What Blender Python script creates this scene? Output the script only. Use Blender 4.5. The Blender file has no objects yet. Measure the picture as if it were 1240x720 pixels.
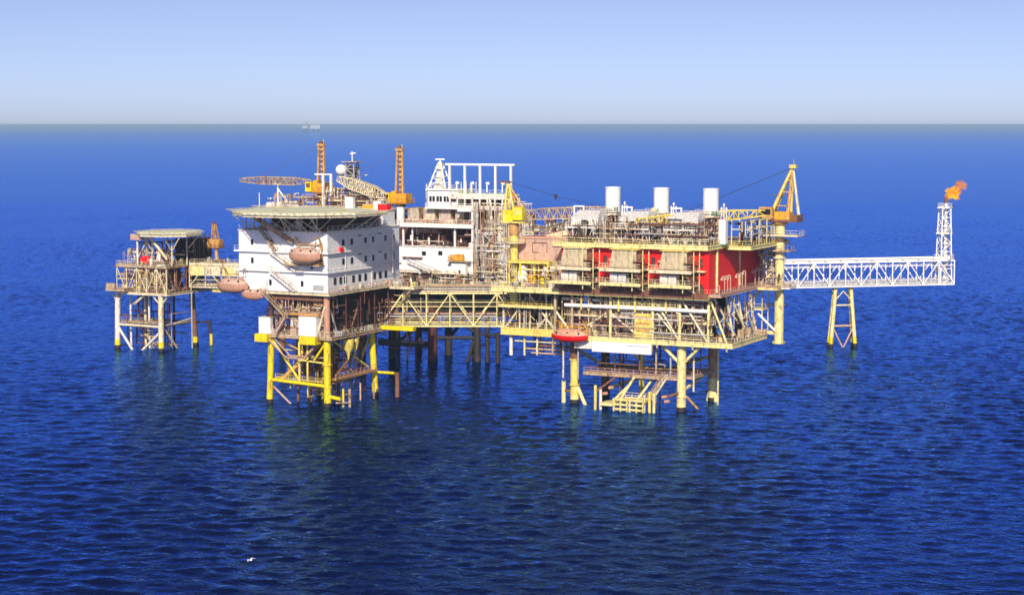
import bpy, math, random
from mathutils import Vector, Matrix
R = math.radians
sc = bpy.context.scene
col = sc.collection

# ------------------------------------------------------------------ camera, light, exposure
YAW, PITCH = 26.5, 5.307
cam = bpy.data.cameras.new('camera')
cam.sensor_width = 36.0
cam.lens = 2250 / 1240 * 36.0
cam.clip_start = 1.0
cam.clip_end = 200000
camo = bpy.data.objects.new('camera', cam)
camo.location = (0, 0, 60)
camo.rotation_euler = (R(90 - PITCH), 0, R(YAW))
col.objects.link(camo)
sc.camera = camo

SUN_DIR = Vector((0.34, -0.94, 0)).normalized()
SUN_EL = 32.0
sd = Vector((SUN_DIR.x * math.cos(R(SUN_EL)), SUN_DIR.y * math.cos(R(SUN_EL)), math.sin(R(SUN_EL))))
sun = bpy.data.lights.new('sun', 'SUN')
sun.energy = 5.0
sun.angle = R(0.5)
sun.color = (1.0, 0.91, 0.78)
suno = bpy.data.objects.new('sun', sun)
suno.rotation_euler = sd.to_track_quat('Z', 'Y').to_euler()
suno.location = (0, -50, 200)
col.objects.link(suno)

w = bpy.data.worlds.new('World')
sc.world = w
w.use_nodes = True
nt = w.node_tree
nt.nodes.clear()
sky = nt.nodes.new('ShaderNodeTexSky')
sky.sky_type = 'NISHITA'
sky.sun_disc = False
sky.sun_elevation = R(SUN_EL)
sky.sun_rotation = math.atan2(SUN_DIR.x, SUN_DIR.y)
sky.altitude = 60
sky.air_density = 0.3
sky.dust_density = 0.6
sky.ozone_density = 4.0
bg = nt.nodes.new('ShaderNodeBackground')
bg.inputs['Strength'].default_value = 0.091
tint = nt.nodes.new('ShaderNodeMix')
tint.data_type = 'RGBA'
tint.blend_type = 'MULTIPLY'
tint.inputs[0].default_value = 1.0
tint.inputs[7].default_value = (1.95, 1.48, 1.28, 1)
wo = nt.nodes.new('ShaderNodeOutputWorld')
nt.links.new(sky.outputs[0], tint.inputs[6])
nt.links.new(tint.outputs[2], bg.inputs[0])
nt.links.new(bg.outputs[0], wo.inputs[0])

sc.view_settings.view_transform = 'Standard'
sc.view_settings.look = 'None'
sc.view_settings.exposure = 0.14
sc.view_settings.gamma = 1.0
sc.view_settings.use_curve_mapping = False
sc.render.engine = 'CYCLES'

# ------------------------------------------------------------------ materials
def new_mat(name):
    m = bpy.data.materials.new(name)
    m.use_nodes = True
    n = m.node_tree
    return m, n, n.nodes['Principled BSDF']

def paint(name, c, rough=0.5, rust=0.25, var=0.18, metal=0.0, rustcol=(0.17, 0.06, 0.025)):
    """weathered marine paint: mottled tone, run-down rust streaks"""
    m, n, b = new_mat(name)
    N, L = n.nodes.new, n.links.new
    tc = N('ShaderNodeTexCoord')
    mp = N('ShaderNodeMapping')
    mp.inputs['Scale'].default_value = (1.0, 1.0, 0.35)
    L(tc.outputs['Object'], mp.inputs[0])
    n1 = N('ShaderNodeTexNoise')
    n1.inputs['Scale'].default_value = 1.1
    n1.inputs['Detail'].default_value = 6
    n1.inputs['Roughness'].default_value = 0.7
    L(mp.outputs[0], n1.inputs['Vector'])
    n2 = N('ShaderNodeTexNoise')
    n2.inputs['Scale'].default_value = 2.6
    n2.inputs['Detail'].default_value = 5
    L(mp.outputs[0], n2.inputs['Vector'])
    cr = N('ShaderNodeValToRGB')
    cr.color_ramp.elements[0].position = 0.3
    cr.color_ramp.elements[1].position = 0.7
    lo = tuple(x * (1 - 2 * var) for x in c)
    hi = tuple(min(0.9, x * (1 + var * 0.5)) for x in c)
    cr.color_ramp.elements[0].color = (*lo, 1)
    cr.color_ramp.elements[1].color = (*hi, 1)
    L(n2.outputs[0], cr.inputs[0])
    mr = N('ShaderNodeMapRange')
    mr.inputs['From Min'].default_value = 0.66 - rust * 0.25
    mr.inputs['From Max'].default_value = 0.76 - rust * 0.22
    L(n1.outputs[0], mr.inputs[0])
    mm = N('ShaderNodeMath')
    mm.operation = 'MULTIPLY'
    mm.inputs[1].default_value = min(1, 0.35 + rust)
    L(mr.outputs[0], mm.inputs[0])
    mx = N('ShaderNodeMix')
    mx.data_type = 'RGBA'
    L(mm.outputs[0], mx.inputs[0])
    L(cr.outputs[0], mx.inputs[6])
    mx.inputs[7].default_value = (*rustcol, 1)
    L(mx.outputs[2], b.inputs['Base Color'])
    b.inputs['Roughness'].default_value = rough
    b.inputs['Metallic'].default_value = metal
    return m

M = dict(
    cream=paint('cream_yellow_paint', (0.84, 0.72, 0.30), 0.5, 0.42, 0.2),
    butter=paint('butter_yellow_paint', (0.84, 0.66, 0.14), 0.5, 0.4, 0.2),
    yellow=paint('bright_yellow_paint', (0.88, 0.66, 0.006), 0.45, 0.38, 0.18),
    orange=paint('orange_paint', (0.78, 0.38, 0.02), 0.5, 0.35),
    ochre=paint('ochre_paint', (0.62, 0.34, 0.10), 0.5, 0.5),
    white=paint('white_paint', (0.82, 0.80, 0.76), 0.45, 0.12, 0.08),
    offwhite=paint('weathered_white_paint', (0.76, 0.70, 0.60), 0.5, 0.4, 0.16),
    ivory=paint('ivory_paint', (0.78, 0.68, 0.44), 0.5, 0.45, 0.2),
    beige=paint('beige_paint', (0.52, 0.38, 0.23), 0.55, 0.6, 0.24),
    pink=paint('faded_pink_paint', (0.56, 0.36, 0.27), 0.55, 0.4, 0.16),
    salmon=paint('salmon_paint', (0.58, 0.30, 0.19), 0.5, 0.35, 0.12),
    red=paint('red_paint', (0.80, 0.004, 0.006), 0.5, 0.0, 0.08),
    rust=paint('rusty_steel', (0.23, 0.10, 0.055), 0.8, 0.6, 0.3),
    maroon=paint('maroon_paint_and_shade', (0.10, 0.025, 0.022), 0.7, 0.4, 0.3),  # maroon paint, also the tone of shaded deck interiors
    dark=paint('dark_steel_and_shade', (0.03, 0.022, 0.02), 0.7, 0.3, 0.3),  # near-black for dark steel, and for shade put into recesses and interiors
    grey=paint('grey_paint', (0.42, 0.41, 0.40), 0.5, 0.25),
    ltgrey=paint('light_grey_paint', (0.62, 0.60, 0.58), 0.5, 0.35, 0.15),
    steel=paint('galvanised_steel', (0.55, 0.54, 0.52), 0.4, 0.3, 0.15, 0.3),
    green=paint('pale_green_paint', (0.68, 0.70, 0.50), 0.7, 0.12, 0.12, 0, (0.35, 0.22, 0.12)),
    grate=paint('walkway_grating', (0.30, 0.22, 0.17), 0.7, 0.5, 0.25),
    blue=paint('blue_paint', (0.05, 0.15, 0.40), 0.5, 0.1),
    greenp=paint('green_paint', (0.06, 0.25, 0.10), 0.5, 0.1),
)
gm, gn, gb = new_mat('dark_window_glass')
gb.inputs['Base Color'].default_value = (0.012, 0.016, 0.022, 1)
gb.inputs['Roughness'].default_value = 0.12
M['glass'] = gm

# ------------------------------------------------------------------ mesh helpers
class MB:
    def __init__(s):
        s.v = []
        s.f = []
    def add(s, vs, fs):
        o = len(s.v)
        s.v += [tuple(p) for p in vs]
        s.f += [tuple(i + o for i in f) for f in fs]
        return s
    def box(s, x0, x1, y0, y1, z0, z1):
        return s.add([(x0, y0, z0), (x1, y0, z0), (x1, y1, z0), (x0, y1, z0), (x0, y0, z1), (x1, y0, z1), (x1, y1, z1), (x0, y1, z1)],
                     [(3, 2, 1, 0), (4, 5, 6, 7), (0, 1, 5, 4), (1, 2, 6, 5), (2, 3, 7, 6), (3, 0, 4, 7)])
    def beam(s, a, b, w, h=None):
        a, b = Vector(a), Vector(b)
        h = h or w
        d = (b - a)
        if d.length < 1e-4: return s
        d.normalize()
        up = Vector((0, 0, 1)) if abs(d.z) < 0.97 else Vector((0, 1, 0))
        sx = d.cross(up).normalized()
        sz = sx.cross(d).normalized()
        vs = []
        for p in (a, b):
            for i, j in ((-1, -1), (1, -1), (1, 1), (-1, 1)):
                vs.append(p + sx * (i * w / 2) + sz * (j * h / 2))
        return s.add(vs, [(3, 2, 1, 0), (4, 5, 6, 7), (0, 1, 5, 4), (1, 2, 6, 5), (2, 3, 7, 6), (3, 0, 4, 7)])
    def tube(s, a, b, r, r2=None, n=10):
        a, b = Vector(a), Vector(b)
        r2 = r if r2 is None else r2
        d = (b - a)
        if d.length < 1e-4: return s
        d.normalize()
        up = Vector((0, 0, 1)) if abs(d.z) < 0.97 else Vector((0, 1, 0))
        sx = d.cross(up).normalized()
        sz = sx.cross(d).normalized()
        vs = []
        for p, rr in ((a, r), (b, r2)):
            for i in range(n):
                t = 2 * math.pi * i / n
                vs.append(p + sx * (math.cos(t) * rr) + sz * (math.sin(t) * rr))
        fs = [(i, (i + 1) % n, n + (i + 1) % n, n + i) for i in range(n)]
        fs.append(tuple(range(n - 1, -1, -1)))
        fs.append(tuple(range(n, 2 * n)))
        return s.add(vs, fs)
    def path(s, pts, r, n=7):
        for a, b in zip(pts, pts[1:]):
            a_, b_ = Vector(a), Vector(b)
            d = (b_ - a_)
            if d.length > 1e-3:
                d.normalize()
                s.tube(a_ - d * r * 0.6, b_ + d * r * 0.6, r, n=n)
        return s
    def lathe(s, c, prof, n=16, axis='z'):
        """prof: list of (radius, height) along the axis from c"""
        c = Vector(c)
        vs = []
        for r, h in prof:
            for i in range(n):
                t = 2 * math.pi * i / n
                a, b = math.cos(t) * r, math.sin(t) * r
                p = {'z': (a, b, h), 'x': (h, a, b), 'y': (a, h, b)}[axis]
                vs.append(c + Vector(p))
        fs = []
        for k in range(len(prof) - 1):
            for i in range(n):
                j = (i + 1) % n
                fs.append((k * n + i, k * n + j, (k + 1) * n + j, (k + 1) * n + i))
        fs.append(tuple(range(n - 1, -1, -1)))
        fs.append(tuple(range((len(prof) - 1) * n, len(prof) * n)))
        return s.add(vs, fs)
    def prism(s, poly, z0, z1):
        n = len(poly)
        vs = [(x, y, z0) for x, y in poly] + [(x, y, z1) for x, y in poly]
        fs = [(i, (i + 1) % n, n + (i + 1) % n, n + i) for i in range(n)]
        fs += [tuple(range(n - 1, -1, -1)), tuple(range(n, 2 * n))]
        return s.add(vs, fs)

def mat_of(m):
    return M[m] if isinstance(m, str) else m

def obj(name, mb, mat, parent=None, smooth=False):
    me = bpy.data.meshes.new(name)
    off = world_loc(parent) if parent else Vector((0, 0, 0))
    me.from_pydata([tuple(Vector(v) - off) for v in mb.v], [], mb.f)
    me.update()
    me.materials.append(mat_of(mat))
    if smooth:
        for p in me.polygons: p.use_smooth = True
        try: me.set_sharp_from_angle(angle=R(40))
        except Exception: pass
    o = bpy.data.objects.new(name, me)
    col.objects.link(o)
    if parent: o.parent = parent
    return o

def world_loc(o):
    l = Vector((0, 0, 0))
    while o:
        l += o.location
        o = o.parent
    return l

def thing(name, label, cat, loc, group=None):
    o = bpy.data.objects.new(name, None)
    o.empty_display_size = 1
    col.objects.link(o)
    o.location = loc
    o['label'] = label
    o['category'] = cat
    o['kind'] = 'thing'
    if group: o['group'] = group
    return o

def tag(o, label, cat, group=None):
    o['label'] = label
    o['category'] = cat
    if group: o['group'] = group
    return o

def children(o):
    return [c for c in list(bpy.data.objects) if c.parent == o]

def copy_tree(o, parent=None):
    c = o.copy()
    col.objects.link(c)
    c.parent = parent
    for ch in children(o):
        copy_tree(ch, c)
    return c

def B(name, mat, par, *a):
    return obj(name, MB().box(*a), mat, par)
def BM(name, mat, par, a, b, w, h=None):
    return obj(name, MB().beam(a, b, w, h), mat, par)
def T(name, mat, par, a, b, r, r2=None, n=12):
    return obj(name, MB().tube(a, b, r, r2, n), mat, par, True)

def rail(par, pts, mat='ivory', h=1.1, sp=1.7, t=0.075, name='railing'):
    mb = MB()
    for a, b in zip(pts, pts[1:]):
        a, b = Vector(a), Vector(b)
        L = (b - a).length
        n = max(1, round(L / sp))
        for i in range(n + 1):
            p = a.lerp(b, i / n)
            mb.beam(p, p + Vector((0, 0, h)), t)
        for k in (0.5, 1.0):
            mb.beam(a + Vector((0, 0, h * k)), b + Vector((0, 0, h * k)), t)
        mb.beam(a + Vector((0, 0, 0.08)), b + Vector((0, 0, 0.08)), 0.03, 0.16)
    return obj(name, mb, mat, par)

def rect_rail(par, x0, x1, y0, y1, z, mat='ivory', sides='flrb', **k):
    d = dict(f=[(x0, y0, z), (x1, y0, z)], r=[(x1, y0, z), (x1, y1, z)], b=[(x0, y1, z), (x1, y1, z)], l=[(x0, y0, z), (x0, y1, z)])
    for s_ in sides: rail(par, d[s_], mat, **k)

def deck(par, x0, x1, y0, y1, z, th=0.7, fascia='cream', top='grate', name='deck', under=True):
    """grated deck plate with a deep edge girder and beams beneath"""
    B(name, top, par, x0 + .15, x1 - .15, y0 + .15, y1 - .15, z - 0.12, z)
    mb = MB()
    mb.box(x0, x1, y0, y0 + .15, z - th, z + .05).box(x0, x1, y1 - .15, y1, z - th, z + .05)
    mb.box(x0, x0 + .15, y0 + .15, y1 - .15, z - th, z + .05).box(x1 - .15, x1, y0 + .15, y1 - .15, z - th, z + .05)
    # girder flanges
    mb.box(x0 - .12, x1 + .12, y0 - .12, y0, z - th, z - th + .08).box(x0 - .12, x1 + .12, y0 - .12, y0, z - .03, z + .05)
    mb.box(x1, x1 + .12, y0, y1, z - th, z - th + .08).box(x1, x1 + .12, y0, y1, z - .03, z + .05)
    obj('edge_girder', mb, fascia, par)
    if under:
        n = max(2, int((x1 - x0) / 4))
        for i in range(1, n):
            x = x0 + (x1 - x0) * i / n
            BM('floor_beam', fascia, par, (x, y0 + .2, z - .12 - th * .4), (x, y1 - .2, z - .12 - th * .4), .3, th * .75)

def stairs(par, a, b, w=0.9, mat='ivory', axis='x'):
    """straight flight from a up to b with stringers, treads and handrails"""
    a, b = Vector(a), Vector(b)
    s_ = Vector((0, w / 2, 0)) if axis == 'x' else Vector((w / 2, 0, 0))
    mb = MB()
    for k in (-1, 1):
        mb.beam(a + s_ * k, b + s_ * k, .08, .32)
        mb.beam(a + s_ * k + Vector((0, 0, 1)), b + s_ * k + Vector((0, 0, 1)), .07)
        for i in range(0, 5):
            p = a.lerp(b, i / 4) + s_ * k
            mb.beam(p, p + Vector((0, 0, 1)), .06)
    n = max(3, int(abs(b.z - a.z) / .35))
    for i in range(n):
        p = a.lerp(b, (i + .5) / n)
        mb.beam(p - s_, p + s_, .28, .05)
    return obj('staircase', mb, mat, par)

def lattice(mb, a, b, w, h, n, t=.12, td=.08, w2=None, h2=None, up=None):
    """four-chord lattice girder between a and b"""
    a, b = Vector(a), Vector(b)
    w2 = w if w2 is None else w2
    h2 = h if h2 is None else h2
    d = (b - a).normalized()
    u = Vector(up) if up else (Vector((0, 0, 1)) if abs(d.z) < .95 else Vector((0, 1, 0)))
    sx = d.cross(u).normalized()
    sz = sx.cross(d).normalized()
    rings = []
    for i in range(n + 1):
        f = i / n
        p = a.lerp(b, f)
        W, H = w + (w2 - w) * f, h + (h2 - h) * f
        rings.append([p + sx * (W / 2 * i_) + sz * (H / 2 * j_) for i_, j_ in ((-1, -1), (1, -1), (1, 1), (-1, 1))])
    for k in range(4):
        mb.beam(rings[0][k], rings[-1][k], t)
    for i in range(n):
        for k in range(4):
            k2 = (k + 1) % 4
            if i % 2: mb.beam(rings[i][k], rings[i + 1][k2], td)
            else: mb.beam(rings[i][k2], rings[i + 1][k], td)
            mb.beam(rings[i + 1][k], rings[i + 1][k2], td)
    return mb

PAL = ['beige', 'ivory', 'offwhite', 'grey', 'rust', 'pink', 'maroon', 'cream', 'beige', 'dark', 'rust', 'maroon']  # dark and maroon entries put shade between the decks into pipe colour
def pipes(par, x0, x1, y0, y1, z0, z1, n, seed, pal=PAL, r=(.07, .22), vert=.5):
    rnd = random.Random(seed)
    for _ in range(n):
        p = Vector((rnd.uniform(x0, x1), rnd.uniform(y0, y1), rnd.uniform(z0, z1)))
        rr = rnd.uniform(*r)
        pts = [p.copy()]
        k = 'z' if rnd.random() < vert else rnd.choice('xxy')
        for _s in range(rnd.randint(2, 4)):
            q = pts[-1].copy()
            if k == 'z': q.z = rnd.choice([z0, z1]) if rnd.random() < .5 else rnd.uniform(z0, z1)
            elif k == 'x': q.x = min(x1, max(x0, q.x + rnd.uniform(-.6, .6) * (x1 - x0)))
            else: q.y = min(y1, max(y0, q.y + rnd.uniform(-.6, .6) * (y1 - y0)))
            pts.append(q)
            k = rnd.choice([c for c in 'xyz' if c != k])
        mb = MB().path(pts, rr)
        if rnd.random() < .6:       # a flange pair
            q = pts[0].lerp(pts[1], .5)
            d = (pts[1] - pts[0])
            if d.length > .5:
                d.normalize()
                mb.tube(q - d * .09, q + d * .09, rr * 1.7, n=8)
        obj('pipe', mb, rnd.choice(pal), par, True)

def gear(par, x0, x1, y0, y1, z, n, seed, pal=PAL, hs=(.8, 2.4)):
    """valves, cabinets, small pumps and pots standing on a deck"""
    rnd = random.Random(seed)
    for _ in range(n):
        x, y = rnd.uniform(x0, x1), rnd.uniform(y0, y1)
        h = rnd.uniform(*hs)
        m = rnd.choice(pal)
        t = rnd.random()
        if t < .25:
            a = rnd.uniform(.3, .8)
            mb = MB().box(x - a, x + a, y - .4, y + .4, z + .12, z + h).box(x - a - .05, x + a + .05, y - .45, y + .45, z + h, z + h + .08)
            mb.box(x - a, x - a + .1, y - .4, y + .4, z, z + .12).box(x + a - .1, x + a, y - .4, y + .4, z, z + .12)
            obj('cabinet', mb, m, par)
        elif t < .5:
            r_ = rnd.uniform(.25, .6)
            mb = MB().lathe((x, y, z), [(r_ * .8, 0), (r_ * .8, .2), (r_, .25), (r_, h * .85), (r_ * .75, h * .95), (r_ * .2, h), (r_ * .2, h + .3)], 12)
            obj('pot', mb, m, par, True)
        elif t < .75:
            mb = MB().tube((x, y, z), (x, y, z + h * .55), .12).tube((x, y, z + h * .35), (x, y, z + h * .55), .28)
            mb.tube((x, y, z + h * .55), (x, y, z + h * .8), .05).lathe((x, y, z + h * .8), [(.3, 0), (.3, .06)], 12)
            mb.tube((x - .8, y, z + h * .35), (x + .8, y, z + h * .35), .12)
            obj('valve', mb, m, par, True)
        else:
            L = rnd.uniform(.6, 1.3)
            mb = MB().lathe((x - L, y, z + .65), [(.1, -.2), (.38, 0), (.38, L * 1.2), (.2, L * 1.25), (.2, L * 1.6), (.45, L * 1.65), (.45, L * 2)], 12, 'x')
            mb.box(x - L, x + L, y - .4, y + .4, z, z + .25).box(x - L * .6, x - L * .4, y - .25, y + .25, z + .25, z + .4).box(x + L * .6, x + L * .8, y - .25, y + .25, z + .25, z + .4)
            obj('pump', mb, m, par, True)

def clutter(par, x0, x1, y0, y1, z0, z1, n, seed, pal=PAL):
    """conduits, cable trays, ladders and small posts fixed to the steelwork"""
    rnd = random.Random(seed * 7 + 1)
    for _ in range(n):
        x, y, z = rnd.uniform(x0, x1), rnd.uniform(y0, y1), rnd.uniform(z0, z1)
        m = rnd.choice(pal)
        t = rnd.random()
        if t < .34:
            h = rnd.uniform(.25, .8) * (z1 - z0)
            zz = min(z, z1 - h)
            mb = MB().beam((x, y, zz), (x, y, zz + h), rnd.uniform(.07, .16))
            mb.box(x - .22, x + .22, y - .14, y + .14, zz + h * .5, zz + h * .5 + rnd.uniform(.3, .8))
            obj('conduit', mb, m, par)
        elif t < .6:
            L = rnd.uniform(.15, .5) * (x1 - x0)
            xx = min(x, x1 - L)
            mb = MB().box(xx, xx + L, y - .02, y + .25, z, z + .06).box(xx, xx + L, y - .05, y - .02, z - .08, z + .14)
            for k in range(int(L / 1.4) + 1): mb.box(xx + k * 1.4, xx + k * 1.4 + .07, y + .02, y + .09, z + .06, min(z1, z + .9))
            obj('cable_tray', mb, m, par)
        elif t < .78:
            h = min(rnd.uniform(2.5, 5), z1 - z0)
            zz = z0 + (z1 - z0 - h) * rnd.random()
            mb = MB().beam((x, y, zz), (x, y, zz + h), .07).beam((x + .5, y, zz), (x + .5, y, zz + h), .07)
            for k in range(int(h / .4)): mb.beam((x, y, zz + .2 + k * .4), (x + .5, y, zz + .2 + k * .4), .05)
            obj('ladder', mb, m, par)
        else:
            dx = rnd.uniform(-2.2, 2.2)
            dz_ = rnd.uniform(1, 3)
            mb = MB().beam((x, y, z), (max(x0, min(x1, x + dx)), y, min(z1, z + dz_)), rnd.uniform(.08, .2))
            obj('stay', mb, m, par)

def frame_bays(par, x0, x1, y, z0, z1, n, mat, w=.35, diag=True, axis='x', alt=0, name='brace'):
    for i in range(n + 1):
        u = x0 + (x1 - x0) * i / n
        a = (u, y, z0) if axis == 'x' else (y, u, z0)
        b = (u, y, z1) if axis == 'x' else (y, u, z1)
        T('column', mat, par, a, b, w / 2, n=8)
        if diag and i < n:
            u2 = x0 + (x1 - x0) * (i + 1) / n
            za, zb = (z1, z0) if (i + alt) % 2 == 0 else (z0, z1)
            a = (u, y, za) if axis == 'x' else (y, u, za)
            b = (u2, y, zb) if axis == 'x' else (y, u2, zb)
            T(name, mat, par, a, b, w * .42, n=8)

def lamp_post(par, x, y, z, h=3, mat='offwhite', dx=.5):
    mb = MB().tube((x, y, z), (x, y, z + h), .06, n=6).tube((x, y, z + h), (x + dx, y, z + h + .1), .05, n=6)
    mb.box(x + dx - .25, x + dx + .25, y - .2, y + .2, z + h - .05, z + h + .2)
    obj('floodlight', mb, mat, par)

def leg(par, x, y, z1, r, mat, splash='yellow', z0=-4, bx=None, by=None, name='leg', sp=1.6, collars=()):
    """jacket leg, optionally battered, with a painted sleeve in the splash zone"""
    bx = x if bx is None else bx
    by = y if by is None else by
    o = T(name, mat, par, (bx, by, z0), (x, y, z1), r, n=16)
    f = lambda z: (bx + (x - bx) * (z - z0) / (z1 - z0), by + (y - by) * (z - z0) / (z1 - z0), z)
    if splash:
        T('splash_sleeve', splash, o, f(-1), f(sp), r + .03, n=16)
    for z in collars:
        T('collar', mat, o, f(z - .15), f(z + .15), r * 1.25, n=16)
    T('marine_growth', 'dark', o, f(-1.2), f(.8), r + .06, n=16)
    return o

# ------------------------------------------------------------------ the sea
def sea():
    # one sheet to beyond the horizon: a wavy inner area with real wave height, joined to flat outer strips
    import numpy as np
    rs = np.random.RandomState(5)
    U = np.arange(-470.0, 470.01, .9)
    V = [150.0]
    while V[-1] < 1700: V.append(V[-1] + max(.62, (V[-1] / 250.0) ** 1.35 * .55))
    V = np.array(V)
    gu, gv = np.meshgrid(U, V)
    h = np.zeros_like(gu)
    for _ in range(64):
        lam = float(np.exp(rs.uniform(np.log(1.5), np.log(7.0))))
        th = rs.normal(R(78), R(38))
        k = 2 * np.pi / lam
        ph = k * (gu * np.cos(th) + gv * np.sin(th)) + rs.uniform(0, 6.283)
        st = SEA['steep'] * (1.0 if lam < 5 else .7)
        fade = np.clip(1.6 - (V[:, None] / 1000.0) * (3.2 / lam), 0, 1) if lam < 6 else 1.0
        h += fade * (st / k) * (1.0 - 2.0 * np.abs(np.sin(ph / 2)) ** 1.2 + .1)
    gust = .75 + .35 * np.sin(gu * .021 + 1.3 * np.sin(gv * .013)) * np.sin(gv * .017 + 1.1 * np.sin(gu * .009))
    edge = np.clip(np.minimum.reduce([(gu + 470) / 60, (470 - gu) / 60, (gv - 150) / 40, (V[-1] - gv) / 400]), 0, 1)
    h = h * gust * edge
    cy_, sy_ = math.cos(R(YAW)), math.sin(R(YAW))
    X = gu * cy_ - gv * sy_
    Y = gu * sy_ + gv * cy_
    nv, nu = gu.shape
    inner = np.stack([X, Y, h], -1).reshape(-1, 3)
    S = 90000.0
    big = [(-S, -3000.0), (S, -3000.0), (S, S), (-S, S)]
    outer = np.array([(x, y, 0.0) for x, y in big])
    idx = np.arange(nv * nu).reshape(nv, nu)
    q = np.stack([idx[:-1, :-1], idx[:-1, 1:], idx[1:, 1:], idx[1:, :-1]], -1).reshape(-1, 4)
    o0 = nv * nu
    polys = [list(idx[0, ::-1]) + [o0, o0 + 1], list(idx[::-1, -1]) + [o0 + 1, o0 + 2], list(idx[-1, :]) + [o0 + 2, o0 + 3], list(idx[:, 0]) + [o0 + 3, o0]]
    me = bpy.data.meshes.new('sea')
    nq = len(q)
    loops = np.concatenate([q.reshape(-1)] + [np.array(p) for p in polys]).astype(np.int32)
    starts = list(range(0, nq * 4, 4))
    acc = nq * 4
    for p in polys:
        starts.append(acc)
        acc += len(p)
    co = np.concatenate([inner, outer]).astype(np.float32)
    me.vertices.add(len(co))
    me.vertices.foreach_set('co', co.reshape(-1))
    me.loops.add(len(loops))
    me.loops.foreach_set('vertex_index', loops)
    me.polygons.add(len(starts))
    me.polygons.foreach_set('loop_start', np.array(starts, dtype=np.int32))
    me.polygons.foreach_set('use_smooth', np.ones(len(starts), dtype=bool))
    me.update(calc_edges=True)
    me.validate()
    m, n, b = new_mat('sea_water')
    N, L = n.nodes.new, n.links.new
    geo = N('ShaderNodeNewGeometry')
    mp = N('ShaderNodeMapping')
    mp.inputs['Rotation'].default_value = (0, 0, R(-20))
    mp.inputs['Scale'].default_value = (0.8, 1.0, 1.0)
    L(geo.outputs['Position'], mp.inputs[0])
    def noise(scale, det, rough):
        t = N('ShaderNodeTexNoise')
        t.inputs['Scale'].default_value = scale
        t.inputs['Detail'].default_value = det
        t.inputs['Roughness'].default_value = rough
        L(mp.outputs[0], t.inputs['Vector'])
        return t
    swell = noise(0.035, 3, .5)
    chop = noise(0.33, 5, .6)
    rip = noise(1.1, 3, .6)
    def madd(a, k, bb=None):
        x = N('ShaderNodeMath')
        x.operation = 'MULTIPLY_ADD' if bb is not None else 'MULTIPLY'
        L(a, x.inputs[0])
        x.inputs[1].default_value = k
        if bb is not None: L(bb, x.inputs[2])
        return x.outputs[0]
    h = madd(swell.outputs[0], SEA['swell'])
    h = madd(chop.outputs[0], SEA['chop'], h)
    h = madd(rip.outputs[0], SEA['rip'], h)
    bp = N('ShaderNodeBump')
    bp.inputs['Strength'].default_value = 1.0
    bp.inputs['Distance'].default_value = 1.0
    L(h, bp.inputs['Height'])
    # patchy body colour of the water
    patch = noise(0.006, 4, .6)
    cr = N('ShaderNodeValToRGB')
    cr.color_ramp.elements[0].position = 0.35
    cr.color_ramp.elements[1].position = 0.65
    cr.color_ramp.elements[0].color = (*SEA['c0'], 1)
    cr.color_ramp.elements[1].color = (*SEA['c1'], 1)
    L(patch.outputs[0], cr.inputs[0])
    n.nodes.remove(b)
    out = n.nodes['Material Output']
    body = N('ShaderNodeBsdfDiffuse')
    L(cr.outputs[0], body.inputs[0])
    gl = N('ShaderNodeBsdfGlossy')
    gl.inputs['Color'].default_value = (*SEA['tint'], 1)
    gl.inputs['Roughness'].default_value = SEA['rough']
    fr = N('ShaderNodeFresnel')
    fr.inputs['IOR'].default_value = 1.33
    for x in (body, gl, fr): L(bp.outputs[0], x.inputs['Normal'])
    fm = N('ShaderNodeMath')
    fm.operation = 'MULTIPLY'
    fm.inputs[1].default_value = SEA['spec']
    fm.use_clamp = True
    pw = N('ShaderNodeMath')
    pw.operation = 'POWER'
    pw.inputs[1].default_value = 1.4
    L(fr.outputs[0], pw.inputs[0])
    L(pw.outputs[0], fm.inputs[0])
    ms = N('ShaderNodeMixShader')
    L(fm.outputs[0], ms.inputs[0])
    L(body.outputs[0], ms.inputs[1])
    L(gl.outputs[0], ms.inputs[2])
    L(ms.outputs[0], out.inputs[0])
    me.materials.append(m)
    o = bpy.data.objects.new('sea', me)
    col.objects.link(o)
    o['kind'] = 'structure'

SEA = dict(swell=.45, chop=.26, rip=.15, steep=.038, rough=.04, spec=1.9, tint=(.15, .37, 1.0), c0=(0.0004, 0.002, 0.025), c1=(0.0008, 0.004, 0.045))
sea()

def haze():
    mb = MB().box(-60000, 60000, -3000, 60000, -1.0, 62.0)
    m = bpy.data.materials.new('haze_air')
    m.use_nodes = True
    n = m.node_tree
    n.nodes.clear()
    v = n.nodes.new('ShaderNodeVolumePrincipled')
    v.inputs['Color'].default_value = (0.46, 0.71, 1.0, 1)
    v.inputs['Density'].default_value = HAZE
    v.inputs['Anisotropy'].default_value = 0.0
    o_ = n.nodes.new('ShaderNodeOutputMaterial')
    n.links.new(v.outputs[0], o_.inputs['Volume'])
    o = obj('haze', mb, m)
    o['kind'] = 'stuff'

HAZE = 0.00009
haze()

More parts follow.
